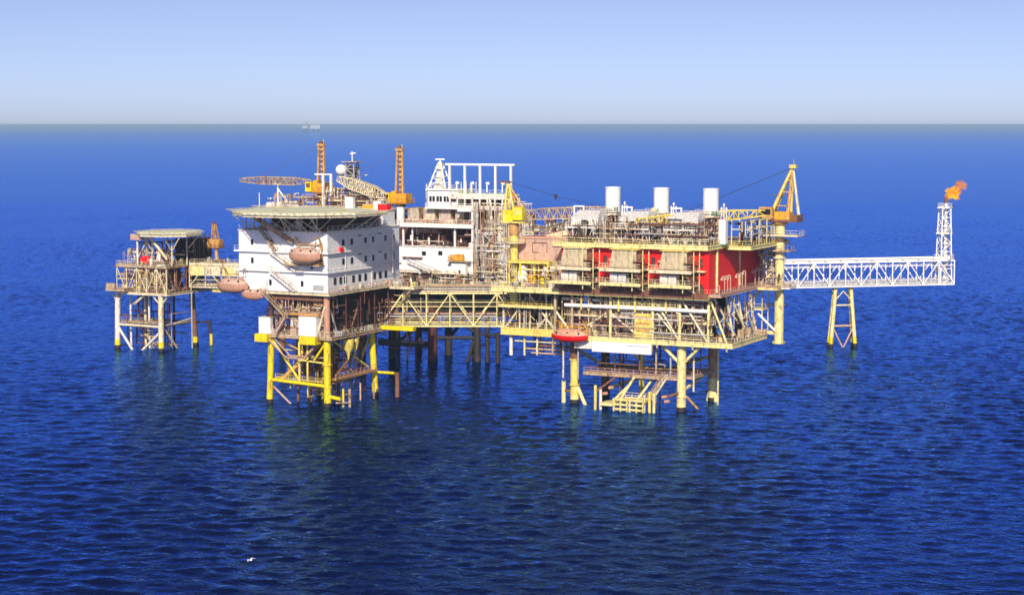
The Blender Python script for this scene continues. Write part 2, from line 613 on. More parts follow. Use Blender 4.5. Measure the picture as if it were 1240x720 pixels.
# ------------------------------------------------------------------ compression platform (right)
def build_compression():
    t = thing('compression_platform', 'big cream-yellow steel platform on legs carrying the red building, with open piped lower decks', 'oil platform', (-153, 371, 0))
    # jacket
    l1 = leg(t, -166, 363.4, 14, .95, 'butter', 'cream', collars=(9.5, 4))
    T('collar', 'rust', l1, (-166, 363.4, 9.6), (-166, 363.4, 13.9), 1.02, n=16)
    leg(t, -141.2, 363.2, 14, .98, 'cream', 'cream', collars=(3,))
    l3 = leg(t, -140.3, 379.5, 14, .95, 'ochre', 'cream', z0=4.2, sp=5)
    leg(t, -166, 380, 14, .95, 'rust', 'rust')  # rear legs are browner: rust plus shading put into the colour
    leg(t, -153.5, 371, 14, .62, 'butter', 'cream')
    for dx in (-1, 1):                                  # splayed foot of the rear leg
        T('brace', 'cream', t, (-140.3, 379.5, 5), (-140.3 + dx * 1.6, 379.5 - dx * .5, -3), .55)
    T('brace', 'cream', t, (-166, 363.4, 5), (-162.6, 362.8, -1.5), .42)
    f = T('fender', 'cream', t, (-168.8, 363.8, -1), (-168.8, 363.8, 4.6), .5)
    T('brace', 'rust', t, (-168.8, 363.8, 2.6), (-166, 363.4, 2.2), .3)
    for (a, b) in (((-141.2, 363.2, 9.6), (-136.6, 362.2, 14)), ((-141.2, 363.2, 9.6), (-145.4, 362.8, 13.6)),
                   ((-141.2, 363.2, 4), (-140.3, 379.5, 7)), ((-166, 380, 1), (-140.3, 379.5, 10)), ((-166, 363.4, 12), (-166, 380, 6)),
                   ((-153.5, 371, 12), (-158.5, 371, 14)), ((-153.5, 371, 9), (-157, 367, 13.8))):
        T('brace', 'cream', t, a, b, .36)
    T('brace', 'ochre', t, (-141, 366, 2.5), (-138.5, 369, -1.5), .28)
    # thin risers and caissons
    for (x, y, z0, m) in ((-168, 361.8, 5.5, 'ivory'), (-164.4, 361.6, 5.5, 'grey'), (-137, 374, -2, 'cream'), (-150.5, 362.6, 8, 'rust'), (-143.8, 363.5, 6, 'grey'), (-139, 364.6, 4, 'ivory'),
                          (-156.5, 366, -2, 'rust'), (-148, 368, -2, 'dark'), (-160, 376, -2, 'rust'), (-147.3, 364, -2, 'beige')):
        T('riser', m, t, (x, y, z0), (x, y, 14), .2, n=8)
    # low walkway ring
    deck(t, -163.5, -141.8, 362.4, 365.2, 7.0, .55, 'beige', 'grate', under=False)
    deck(t, -142.2, -139.6, 365.3, 379, 7.0, .5, 'pink', 'grate', under=False)
    B('deck', 'maroon', t, -165, -142.3, 372, 378.5, 6.4, 7)
    rail(t, [(-163.4, 362.5, 7), (-142, 362.5, 7)], 'pink')
    rail(t, [(-163.4, 365.1, 7), (-142.3, 365.1, 7)], 'rust')
    rail(t, [(-139.7, 365.3, 7), (-139.7, 379, 7)], 'pink')
    stairs(t, (-148, 361.6, 2.3), (-144.6, 361.6, 7), .9, 'beige')
    stairs(t, (-146.5, 360.4, 2.3), (-143.4, 360.4, 7), .9, 'ivory')
    pipes(t, -162, -142, 363, 378, 7.3, 12.5, 18, 3, ['rust', 'beige', 'dark', 'grey', 'maroon'], (.06, .16))
    # cellar deck
    deck(t, -170, -129.2, 361, 383, 14.9, .95, 'cream')
    deck(t, -184.5, -170.2, 364.5, 380, 15.4, 1.5, 'butter')
    for x in (-170, -162, -154, -146, -138, -130.5):    # cantilever knees
        BM('bracket', 'cream', t, (x, 360.9, 14.5), (x, 361.4, 13.3), .3)
    rail(t, [(-170, 361.1, 14.9), (-129.3, 361.1, 14.9), (-129.3, 383, 14.9)], 'ivory')
    rail(t, [(-184.4, 364.6, 15.4), (-170.2, 364.6, 15.4)], 'cream')
    # hanging pipework under the west end of the deck
    for x, m, z0 in ((-182.7, 'offwhite', 9.2), (-179.4, 'cream', 9.3), (-176.3, 'ivory', 9.6), (-172.5, 'beige', 9.8)):
        T('riser', m, t, (x, 366, z0), (x, 366, 14), .42 if m == 'offwhite' else .25, n=10)
    for z, x0, x1, m in ((12.4, -182, -171, 'ivory'), (10.8, -179.6, -170, 'beige'), (9.9, -178, -170.5, 'pink'), (11.6, -176, -167.5, 'rust')):
        T('pipe', m, t, (x0, 366.6, z), (x1, 366.6, z), .22)
    pipes(t, -180, -168, 366, 374, 9.8, 13.6, 14, 8, ['rust', 'beige', 'ivory', 'dark'], (.08, .2))
    # primary columns and diagonals cellar -> main deck
    for x in (-170, -166, -157, -147.3, -141.2, -134.8):
        T('column', 'cream' if x > -160 else 'beige', t, (x, 361.9, 14.9), (x, 361.9, 24), .34, n=10)
    for y in (368, 375, 382.5):
        T('column', 'ivory', t, (-131.4, y, 14.9), (-133.2, y, 24), .28, n=10)
    T('column', 'cream', t, (-130.6, 361.6, 14.9), (-134.6, 362, 24), .24, n=10)
    for a, b in (((-147.3, 361.9, 24), (-141.4, 361.9, 15)), ((-141, 361.8, 24), (-135, 361.8, 15)), ((-141.4, 362.2, 15), (-146.5, 362.2, 20.5)),
                 ((-165.8, 362.2, 15), (-157.2, 362.2, 20.5)), ((-157, 362.2, 20), (-150, 362.2, 15)), ((-170, 362.1, 20), (-166, 362.1, 15)),
                 ((-134, 363, 24), (-131, 369, 15)), ((-133, 370, 24), (-131, 376, 15)), ((-131.2, 376, 20), (-131.2, 381, 15)),
                 ((-183.6, 365, 15.4), (-178, 365, 22.6)), ((-171.5, 365, 15.4), (-177.5, 365, 22.6)), ((-176, 365.2, 15.4), (-171, 365.2, 21))):
        T('brace', 'ivory', t, a, b, .24, n=8)
    for x in (-184, -180, -177.5, -173.5, -171):
        T('column', 'ivory', t, (x, 364.8, 15.4), (x, 364.8, 24), .2, n=8)
    # mezzanine with two long white mains
    deck(t, -184.6, -170.4, 363.4, 372, 20.6, .5, 'cream')
    rail(t, [(-184.5, 363.5, 20.6), (-170.5, 363.5, 20.6)], 'butter', sp=1.2)
    deck(t, -168, -148, 362.3, 367, 19.4, .3, 'ivory', under=False)
    T('water_main', 'white', t, (-167.5, 361.5, 21.4), (-134.8, 361.5, 21.4), .42, n=14)
    T('water_main', 'offwhite', t, (-168.5, 362.9, 22.6), (-140, 362.9, 22.6), .36, n=14)
    for x in (-163.5, -154.8, -151, -144):
        BM('pipe_hanger', 'butter', t, (x, 361.2, 20.6), (x, 361.2, 24), .3)
    rail(t, [(-168, 362.4, 19.4), (-148, 362.4, 19.4)], 'beige')
    rail(t, [(-156, 361.3, 21.9), (-142, 361.3, 21.9)], 'cream', sp=1.2)
    # bulkheads closing the inside of the lower decks, dark colour standing in for shade
    B('shade_bulkhead', 'dark', t, -169, -136, 377, 377.4, 15, 24.1)
    B('shade_bulkhead', 'maroon', t, -184, -170, 376.5, 376.9, 15.5, 24)
    B('shade_bulkhead', 'dark', t, -150, -149.7, 366, 377, 15, 24)
    # equipment inside
    b = B('switchgear_box', 'butter', t, -151.3, -147.6, 361.6, 364.6, 15.1, 20.3)
    for z in (16.5, 18, 19.3): B('louvre', 'ochre', b, -151.1, -147.8, 361.5, 361.6, z, z + .5)
    for (x, y, r_, h, m) in ((-163, 366, 1.1, 5, 'beige'), (-159.5, 369, 1.4, 6.5, 'offwhite'), (-155, 366.5, 1.0, 4.2, 'pink'), (-144.5, 367, 1.2, 6, 'ivory'),
                             (-138, 366, .9, 5.4, 'white'), (-135.5, 371, 1.2, 6.2, 'blue'), (-133.6, 378, 1.1, 5.5, 'dark'), (-174, 369, 1.3, 6, 'beige'), (-181, 370, 1.1, 5, 'rust')):
        obj('vessel', MB().lathe((x, y, 14.9), [(r_ * .6, 0), (r_ * .6, .5), (r_, .8), (r_, h * .8), (r_ * .8, h * .92), (r_ * .3, h), (r_ * .2, h + .5)], 16), m, t, True)
    gear(t, -168, -131, 361.8, 370, 14.95, 46, 11)
    gear(t, -133.5, -130, 363, 382, 14.95, 14, 12)
    gear(t, -183, -171, 365, 372, 15.45, 14, 13)
    gear(t, -167.5, -148.5, 362.6, 366, 19.45, 18, 14, hs=(.6, 1.5))
    pipes(t, -168.5, -135, 362.2, 371, 15.2, 23.8, 92, 15)
    pipes(t, -184, -171, 364.6, 372, 15.6, 23.8, 20, 16)
    clutter(t, -168, -134, 361.4, 364, 15.2, 23.9, 190, 101)
    clutter(t, -134, -131, 362, 382, 15.2, 23.9, 40, 121)
    clutter(t, -184, -171, 364.2, 367, 15.6, 23.8, 80, 102)
    # main deck
    deck(t, -184.5, -134.3, 359.8, 396.5, 24.9, 1.05, 'cream')
    B('toe_plate', 'rust', t, -168, -134.1, 359.5, 359.75, 24.1, 25.25)
    rail(t, [(-168, 359.9, 24.95), (-134.4, 359.9, 24.95)], 'beige')
    B('toe_plate', 'butter', t, -134.25, -134.1, 360, 396.5, 24, 24.9)
    deck(t, -134, -131.6, 360.2, 396, 25.0, .5, 'pink', under=False)
    rail(t, [(-134, 360.3, 25), (-131.7, 360.3, 25), (-131.7, 396, 25)], 'pink', sp=1.3)
    for i, y in enumerate((361.2, 364.2, 366, 367.8, 373, 375.2, 377.2, 383.5, 386)):
        h = (1.6, 3.3, 3.3, 3.3, 3.2, 3.2, 3.6, 3.4, 3.6)[i]
        mb = MB().tube((-132.2, y, 25), (-132.2, y, 25 + h), .12, n=8)
        for k in range(5):
            a0, a1 = math.pi * k / 5, math.pi * (k + 1) / 5
            mb.tube((-132.2 - .3 + .3 * math.cos(a0), y, 25 + h + .3 * math.sin(a0)), (-132.2 - .3 + .3 * math.cos(a1), y, 25 + h + .3 * math.sin(a1)), .13, n=8)
        mb.lathe((-132.8, y, 25 + h - .5), [(.36, 0), (.36, .15), (.16, .5)], 10)
        obj('gooseneck_vent', mb, 'pink', t, True)
    # supports to the east crane
    BM('outrigger', 'cream', t, (-134, 387.8, 14.7), (-128.2, 387.8, 14.7), .9, .8)
    BM('outrigger', 'cream', t, (-134.4, 387.8, 24.5), (-128.2, 387.8, 24.5), 1, 1)
    BM('outrigger', 'cream', t, (-130, 383, 14.6), (-136, 390, 14.6), .8, .8)
    T('brace', 'white', t, (-128.8, 387.2, 15.2), (-132, 385, 19), .28)
    B('stair_landing', 'ivory', t, -135, -131.2, 386, 390, 19.6, 19.9)
    rect_rail(t, -135, -131.2, 386, 390, 19.9, 'ivory')
    stairs(t, (-135, 386.4, 19.9), (-131.5, 386.4, 24.6), .9, 'cream')
    B('stair_landing', 'grey', t, -131, -128, 389, 393, 20.4, 20.7)
    for x, y in ((-134.8, 386), (-131.4, 386), (-134.8, 390), (-131.4, 390)):
        T('column', 'cream', t, (x, y, 15), (x, y, 24), .14, n=6)
    # stair tower and landings that join the main deck to the east crane pedestal
    deck(t, -131.4, -126.9, 383, 392.5, 24.9, .5, 'cream', under=False)
    rail(t, [(-131.4, 383.1, 24.9), (-127, 383.1, 24.9), (-127, 392.4, 24.9)], 'pink', sp=1.3)
    for z in (28, 31.2):
        B('stair_landing', 'beige', t, -133.6, -129.6, 389.5, 395.5, z, z + .2)
        rect_rail(t, -133.6, -129.6, 389.5, 395.5, z + .2, 'ivory', 'fr')
    stairs(t, (-133.4, 389.9, 25), (-130, 389.9, 28), .9, 'ivory')
    stairs(t, (-130, 390.6, 28.2), (-133.4, 390.6, 31.2), .9, 'ivory')
    clutter(t, -134, -129.4, 389, 395.8, 25.1, 34, 60, 131)
    clutter(t, -131, -127.2, 384, 392, 25, 28, 16, 132)
    # roof deck over the machinery
    deck(t, -169.6, -134.2, 359.6, 396.2, 34.9, .75, 'cream')
    deck(t, -134, -128.5, 370, 396, 34.5, .7, 'cream')
    for x in (-169.2, -134.6):
        for y in (366, 380, 394):
            T('column', 'cream', t, (x, y, 25), (x, y, 34.2), .3, n=8)
    rail(t, [(-169.5, 359.7, 34.95), (-134.3, 359.7, 34.95), (-134.3, 369.8, 34.95)], 'cream')
    rail(t, [(-134, 370.1, 34.5), (-128.6, 370.1, 34.5), (-128.6, 396, 34.5)], 'butter')
    # open pipe rack on the east side of the roof
    for y in (372, 377, 382, 387, 392):
        for x in (-133.6, -129.2):
            T('rack_post', 'ivory', t, (x, y, 34.6), (x, y, 40), .14, n=6)
        BM('rack_beam', 'ivory', t, (-133.6, y, 38), (-129.2, y, 38), .2)
    for z in (37, 38.2, 40):
        BM('rack_beam', 'ivory', t, (-129.2, 371.5, z), (-129.2, 394, z), .18)
    pipes(t, -134, -129.6, 371, 394, 34.8, 39.6, 26, 17, ['dark', 'grey', 'blue', 'ivory', 'rust', 'offwhite'], (.08, .25))
    for x, y, h in ((-130.5, 376.4, 6.2), (-131.6, 362, 7)): pass
    return t
cp = build_compression()

def build_red():
    t = thing('machinery_building', 'red steel-clad building with blank bright red end wall between the main and roof decks', 'building', (-151, 379, 25))
    m = MB().box(-168.3, -134.7, 361.3, 395.5, 25.0, 34.1)
    obj('wall', m, 'red', t)
    B('corner_post', 'red', t, -135.4, -134.4, 360.9, 361.6, 25, 34.1)
    for x in (-158, -147, -136.4):
        for k, z in enumerate((25.2, 30.4)):
            d = B('door', 'maroon', t, x - .45, x + .45, 361.2, 361.29, z, z + 2)
            B('handle', 'grey', d, x + .25, x + .33, 361.14, 361.2, z + .95, z + 1.1)
    B('skirting', 'maroon', t, -167.5, -135.5, 361.0, 361.29, 25.0, 26.4)
    for x in (-156.3, -145.2):
        mb = MB().tube((x, 360.4, 31.6), (x, 361.3, 31.6), .06, n=6).box(x - .4, x + .4, 360.1, 360.5, 31.4, 31.8)
        obj('floodlight', mb, 'pink', t)
build_red()

# three machinery trains across the front, each with balcony cage, exhaust unit and stack
def build_train(i, dx, where):
    g = 'turbine trains in a row along the front of the compression platform'
    x0 = -168.0 + dx
    t = thing('intake_cage', 'louvred intake cage, ' + where[0], 'intake cage', (x0 + 5, 360.5, 25), 'air intake cages in front of the red building')
    # louvre hood
    mb = MB()
    xa, xb = x0 + .9, x0 + 7.2
    pts = [(xa + .7, 357.9), (xb, 357.9), (xb, 363), (xa + .7, 363)]
    mb.add([(xa, 358.0, 30.1), (xb, 358.0, 30.1), (xb, 362.9, 30.1), (xa, 362.9, 30.1), (xa + .9, 358.0, 33.9), (xb, 358.0, 33.9), (xb, 362.9, 33.9), (xa + .9, 362.9, 33.9)],
           [(3, 2, 1, 0), (4, 5, 6, 7), (0, 1, 5, 4), (1, 2, 6, 5), (2, 3, 7, 6), (3, 0, 4, 7)])
    h = obj('hood', mb, 'beige', t)
    mb = MB()
    for k in range(9):
        z = 30.3 + k * .42
        mb.box(xa + .2 + .22 * k * .42 / .42 * .45, xb + .03, 357.86, 357.99, z, z + .17)
    for k in range(6):
        mb.box(xa + 1 + k * 1.02, xa + 1.1 + k * 1.02, 357.8, 357.86, 30.1, 33.9)
    obj('louvre', mb, 'ivory', h)
    B('coping', 'butter' if i else 'cream', t, xa + .3, xb + .5, 357.5, 363, 33.95, 34.1)
    # balconies
    for z, mats in ((29.9, 'ivory'), (26.9, 'cream')):
        B('balcony_floor', 'ivory', t, x0 - .6, x0 + 8.6, 356.8, 362.6, z - .3, z - .02)
        B('balcony_edge', mats, t, x0 - .7, x0 + 8.7, 356.6, 356.8, z - .5, z + .1)
        rail(t, [(x0 - .6, 356.9, z), (x0 + 8.5, 356.9, z)], 'ivory', sp=1.3)
        rail(t, [(x0 - .6, 362.3, z), (x0 - .6, 356.9, z)], 'ivory', sp=1.3)
        rail(t, [(x0 + 8.5, 362.3, z), (x0 + 8.5, 356.9, z)], 'pink', sp=1.3)
    B('link_walkway', 'cream', t, x0 + 8.7, x0 + 10.4, 360, 361, 29.6, 29.9)
    # lube oil boxes on the lower balcony
    for k in range(2):
        c = B('filter_box', 'offwhite' if i != 1 else 'ltgrey', t, x0 + 1.2 + k * 1.9, x0 + 2.9 + k * 1.9, 358, 360, 26.9, 28.9)
        B('handle', 'grey', c, x0 + 1.9 + k * 1.9, x0 + 2.1 + k * 1.9, 357.94, 358, 27.8, 28)
    B('recess_shade', 'dark', t, x0 + .8, x0 + 8.2, 360.6, 361.25, 27, 29.5)  # solid dark slab, painted shade of a recess behind the boxes
    # stair tower
    for x in (x0 + 6.6, x0 + 9.0):
        for y in (357.2, 360.5):
            T('tower_post', 'cream', t, (x, y, 25.4), (x, y, 34), .12, n=6)
    for z in (28.5, 31.5):
        B('landing', 'rust', t, x0 + 6.6, x0 + 9.0, 357.3, 360.4, z, z + .12)
    stairs(t, (x0 + 8.8, 357.7, 27), (x0 + 6.9, 357.7, 29.5), .8, 'rust')
    stairs(t, (x0 + 6.9, 358.3, 29.9), (x0 + 8.8, 358.3, 32.2), .8, 'rust')
    BM('bracket', 'pink', t, (x0 + 7.3, 357.2, 26.5), (x0 + 8.6, 360, 25), .25)
    BM('bracket', 'pink', t, (x0 + .3, 357.2, 26.5), (x0 + .3, 360.4, 25), .25)
    gear(t, x0, x0 + 8, 360.2, 360.8, 26.92, 5, 90 + i, hs=(.6, 1.5))
    # exhaust unit on the roof
    e = thing('exhaust_unit', 'pale grey waste-heat unit on lattice frame below ' + where[1], 'exhaust unit', (x0 + 4.5, 366, 35), 'waste-heat units on the roof deck')
    xa = x0 + 1.4
    mb = MB().box(xa, xa + 6.4, 362.5, 367.5, 38.4, 40.3)
    mb.add([(xa, 362.5, 40.3), (xa + 6.4, 362.5, 40.3), (xa + 6.4, 367.5, 40.3), (xa, 367.5, 40.3), (xa + 1, 364.5, 41.7), (xa + 6.0, 364.5, 41.7), (xa + 6.0, 367.4, 41.7), (xa + 1, 367.4, 41.7)],
           [(3, 2, 1, 0), (4, 5, 6, 7), (0, 1, 5, 4), (1, 2, 6, 5), (2, 3, 7, 6), (3, 0, 4, 7)])
    obj('casing', mb, 'ltgrey', e)
    obj('inlet_duct', MB().lathe((xa + 3.3, 362.4, 39.0), [(.75, -.5), (.75, .2)], 16, 'y').lathe((xa + 3.3, 362.4, 39.0), [(.6, -.6), (.6, -.5)], 16, 'y'), 'dark', e, True)
    for k in range(2):
        B('access_panel', 'offwhite', e, xa + .5 + k * 3.4, xa + 2.4 + k * 3.4, 362.35, 362.49, 38.7, 39.9)
        B('vent_slot', 'dark', e, xa + .3 + k * 3.4, xa + 2.6 + k * 3.4, 362.3, 362.49, 38.3, 38.55)
    frame_bays(e, xa - .6, xa + 7.4, 361.2, 35, 38.3, 5, 'offwhite', .2)
    frame_bays(e, xa - .6, xa + 7.4, 364.4, 35, 38.3, 4, 'beige', .2)
    B('grated_floor', 'offwhite', e, xa - .8, xa + 7.6, 361, 368.4, 38.0, 38.2)
    rail(e, [(xa - .7, 361.1, 38.2), (xa + 7.5, 361.1, 38.2)], 'offwhite', h=1)
    B('grated_floor', 'green', e, xa + 1.2, xa + 8.2, 367.8, 374, 40.6, 40.8)
    rail(e, [(xa + 1.2, 367.9, 40.8), (xa + 8.2, 367.9, 40.8)], 'offwhite', h=1.1)
    for xx in (xa + 1.4, xa + 4.6, xa + 8):
        BM('support_post', 'beige', e, (xx, 368.2, 35), (xx, 368.2, 40.6), .25)
    B('backing_panel', 'maroon', e, xa - .4, xa + 9.4, 370, 370.3, 35, 40.4)
    gear(e, xa - .2, xa + 7, 361.5, 363.5, 35, 9, 30 + i, hs=(.8, 2.6))
    gear(e, xa + 2, xa + 8, 368, 370, 40.8, 4, 60 + i, ['offwhite', 'greenp', 'cream', 'beige'], hs=(.7, 1.5))
    pipes(e, xa - .6, xa + 9.2, 361.4, 369.6, 35.2, 40.6, 22, 40 + i, ['offwhite', 'beige', 'rust', 'grey', 'pink', 'ivory', 'dark'], (.07, .25))
    # stack
    s = thing('exhaust_stack', where[2], 'exhaust stack', (x0 + 6.2, 372, 35), 'white round exhaust stacks')
    cx, cy = x0 + 7.3, 371.5
    obj('flue', MB().lathe((cx, cy, 41.3), [(1.66, 0), (1.66, 5.0), (1.74, 5.0), (1.74, 5.25), (1.5, 5.25), (1.5, 4.2)], 28), 'white', s, True)
    obj('base_cone', MB().lathe((cx, cy, 35), [(1.1, 0), (1.1, 3.5), (1.9, 5.2), (1.9, 6.2), (1.62, 6.3)], 20), 'offwhite', s, True)
    obj('damper', MB().lathe((cx - .2, cy - 1.2, 40.4), [(1.1, -.7), (1.1, .4)], 16, 'y'), 'dark', s, True)
    B('platform', 'offwhite', s, cx - 2.7, cx + 2.1, cy - 2.6, cy + 1.8, 41.1, 41.25)
    rail(s, [(cx - 2.6, cy - 2.5, 41.25), (cx + 2.0, cy - 2.5, 41.25)], 'offwhite', h=.9)
    # tall side duct
    d = thing('side_duct', where[3], 'duct', (x0 + 11, 368, 35), 'white upright ducts beside the stacks')
    X = x0 + 11.4
    obj('casing', MB().box(X - .75, X + .75, 367.3, 368.8, 35, 40.2) if i == 2 else MB().lathe((X, 368, 35), [(.85, 0), (.85, 5.0), (.6, 5.2), (.6, 6.4)], 18), 'white', d, i != 2)
    B('base_plate', 'greenp', d, X - 1, X + 1, 367.1, 369, 34.95, 35.15)
    for k in range(3):
        mb = MB().tube((X + .6 + k * .55 - 1.4, 369, 38), (X + .6 + k * .55 - 1.4, 369, 42.2 + (k % 2) * .8), .13, n=8).lathe((X + .6 + k * .55 - 1.4, 369, 42.2 + (k % 2) * .8), [(.24, 0), (.26, .3), (.05, .6)], 10)
        obj('vent_pipe', mb, 'offwhite', d, True)
    # portal frame
    p = thing('portal_frame', where[4], 'frame', (x0 + 1.2, 367, 35), 'small white portal frames')
    for xx in (x0 + .4, x0 + 2.6):
        BM('post', 'white', p, (xx, 366.5, 35), (xx, 366.5, 42.3), .3)
    BM('lintel', 'white', p, (x0 + .25, 366.5, 42.45), (x0 + 2.75, 366.5, 42.45), .3)
    BM('crossbar', 'offwhite', p, (x0 + .55, 366.5, 39.4), (x0 + 2.45, 366.5, 39.4), .25)
    BM('crossbar', 'offwhite', p, (x0 + .55, 366.5, 37), (x0 + 2.45, 366.5, 37), .25)
build_train(0, 0, ('at the left end of the row beside the pink building', 'the left white stack', 'white round exhaust stack, leftmost of the three', 'white upright round duct between the left and middle stacks', 'white portal frame left of the left exhaust stack'))
build_train(1, 11.3, ('the middle one between two red wall strips', 'the middle white stack', 'white round exhaust stack, middle of the three', 'white upright round duct between the middle and right stacks', 'white portal frame between the left and middle exhaust stacks'))
build_train(2, 22.6, ('at the right end of the row beside the big red wall', 'the right white stack', 'white round exhaust stack, rightmost and nearest the red end wall', 'white square upright duct over the corner of the big red wall', 'white portal frame between the middle and right exhaust stacks'))

# pink building and yellow generator shelter at the west end of the main deck
def build_west_end():
    t = thing('utility_building', 'faded pink windowless building behind the yellow crane pedestal', 'building', (-175, 372, 30))
    w_ = B('wall', 'pink', t, -181, -168.9, 366.2, 380, 30.4, 35.2)
    B('roof', 'salmon', t, -181.2, -168.7, 366, 380.2, 35.2, 35.45)
    mb = MB()
    for a, b in (((-177.5, 34.3), (-174, 34.3)), ((-174, 34.3), (-174, 32.2)), ((-177.5, 34.3), (-177.5, 32.2)), ((-177.5, 32.2), (-176, 32.2))):
        mb.tube((a[0], 366.05, a[1]), (b[0], 366.05, b[1]), .07, n=6)
    obj('pipe', mb, 'rust', t)
    B('vent_hood', 'rust', t, -172.6, -170.6, 365.9, 366.19, 33.6, 33.9)
    B('door', 'pink', t, -180.4, -179.4, 366.1, 366.19, 30.5, 32.6)
    rect_rail(t, -181, -169, 366.2, 380, 35.45, 'pink', 'fr')
    T('pipe', 'rust', t, (-168.4, 365.8, 25), (-168.4, 365.8, 37.5), .25)
    T('pipe', 'maroon', t, (-167.8, 366.2, 25), (-167.8, 366.2, 36), .3)
    B('side_wall', 'salmon', t, -181, -169, 366.4, 380, 25, 30.4)
    k = thing('roof_tank_house', 'small pale peach block on the roof of the pink building', 'plant room', (-172.5, 372, 35.5))
    B('wall', 'ivory', k, -176.2, -169.4, 370, 375, 35.5, 38.3)
    B('roof', 'offwhite', k, -176.4, -169.2, 369.8, 375.2, 38.3, 38.5)
    for x in (-174.5, -171):
        wd = B('window', 'rust', k, x, x + .9, 369.9, 369.99, 36.6, 37.4)
    gear(k, -176, -170, 370.5, 374, 38.5, 6, 5, ['offwhite', 'pink', 'rust', 'white'], hs=(.5, 1.1))
    y = thing('generator_shelter', 'bright yellow framed shelter with white tanks inside, below the pink building', 'shelter', (-176, 364, 25))
    B('roof', 'butter', y, -181.3, -171.4, 361.6, 366, 30.0, 30.5)
    for x in (-181, -178.4, -174.9, -171.7):
        BM('post', 'yellow', y, (x, 361.9, 25), (x, 361.9, 30), .35)
    for z in (26.4, 27.6, 28.8):
        BM('rail', 'yellow', y, (-181, 361.95, z), (-171.7, 361.95, z), .14)
    B('back_panel', 'orange', y, -181, -171.6, 365.8, 366.1, 25, 30)
    B('side_panel', 'cream', y, -171.6, -171.3, 362, 365.8, 25, 30)
    for x in (-175.8, -174.6, -173.4):
        T('pipe', 'yellow', y, (x, 363.2, 25), (x, 363.2, 29.9), .2)
    a = thing('white_tank', 'white tapered tank at the left inside the yellow shelter', 'tank', (-178.5, 362.8, 25))
    obj('shell', MB().lathe((-178.4, 363, 25), [(1.25, 0), (1.25, 2), (.7, 4.4), (.5, 4.6)], 18), 'white', a, True)
    B('control_box', 'offwhite', a, -179.4, -177.4, 361.6, 362.2, 25, 26.8)
    a = thing('white_tank', 'white tapered tank at the right inside the yellow shelter', 'tank', (-172.8, 362.8, 25))
    obj('shell', MB().lathe((-172.9, 363.4, 25), [(1.1, 0), (1.1, 2), (.7, 4.2), (.5, 4.4)], 18), 'offwhite', a, True)
    B('control_box', 'yellow', a, -173.6, -172.4, 361.9, 362.4, 25, 27.3)
build_west_end()
clutter(cp, -184, -168.2, 359.9, 361.4, 25, 30, 20, 103)
clutter(cp, -184, -170, 363, 376, 9.6, 14.4, 0, 114)
clutter(cp, -168, -134.6, 360.2, 362.4, 35, 40, 90, 115, ['dark', 'rust', 'maroon', 'grey', 'beige', 'ivory'])
clutter(cp, -170, -134.6, 364, 369, 35, 41, 60, 104, ['offwhite', 'beige', 'ivory', 'ltgrey', 'pink', 'rust', 'butter'])
rail(cp, [(-184.4, 359.9, 24.95), (-168.2, 359.9, 24.95)], 'ivory')
gear(cp, -184, -169, 360.3, 361.3, 24.95, 14, 21, hs=(.7, 1.6))
pipes(cp, -184.3, -181.4, 360.5, 374, 25, 34, 12, 22, ['offwhite', 'beige', 'grey', 'ivory'], (.1, .25), .8)

# cranes -----------------------------------------------------------------
def boom(par, a, b, w, h, n, mat, name='boom', mid=None, taper=.35, k=1.0):
    a, b = Vector(a), Vector(b)
    m1, m2 = a.lerp(b, .22), a.lerp(b, .72)
    mb = MB()
    lattice(mb, a, m1, w * taper, h * taper, 3, .12 * k, .08 * k, w, h)
    lattice(mb, m1, m2, w, h, n, .14 * k, .09 * k)
    lattice(mb, m2, b, w, h, 4, .12 * k, .08 * k, w * taper, h * taper)
    o = obj(name, mb, mat, par)
    return o

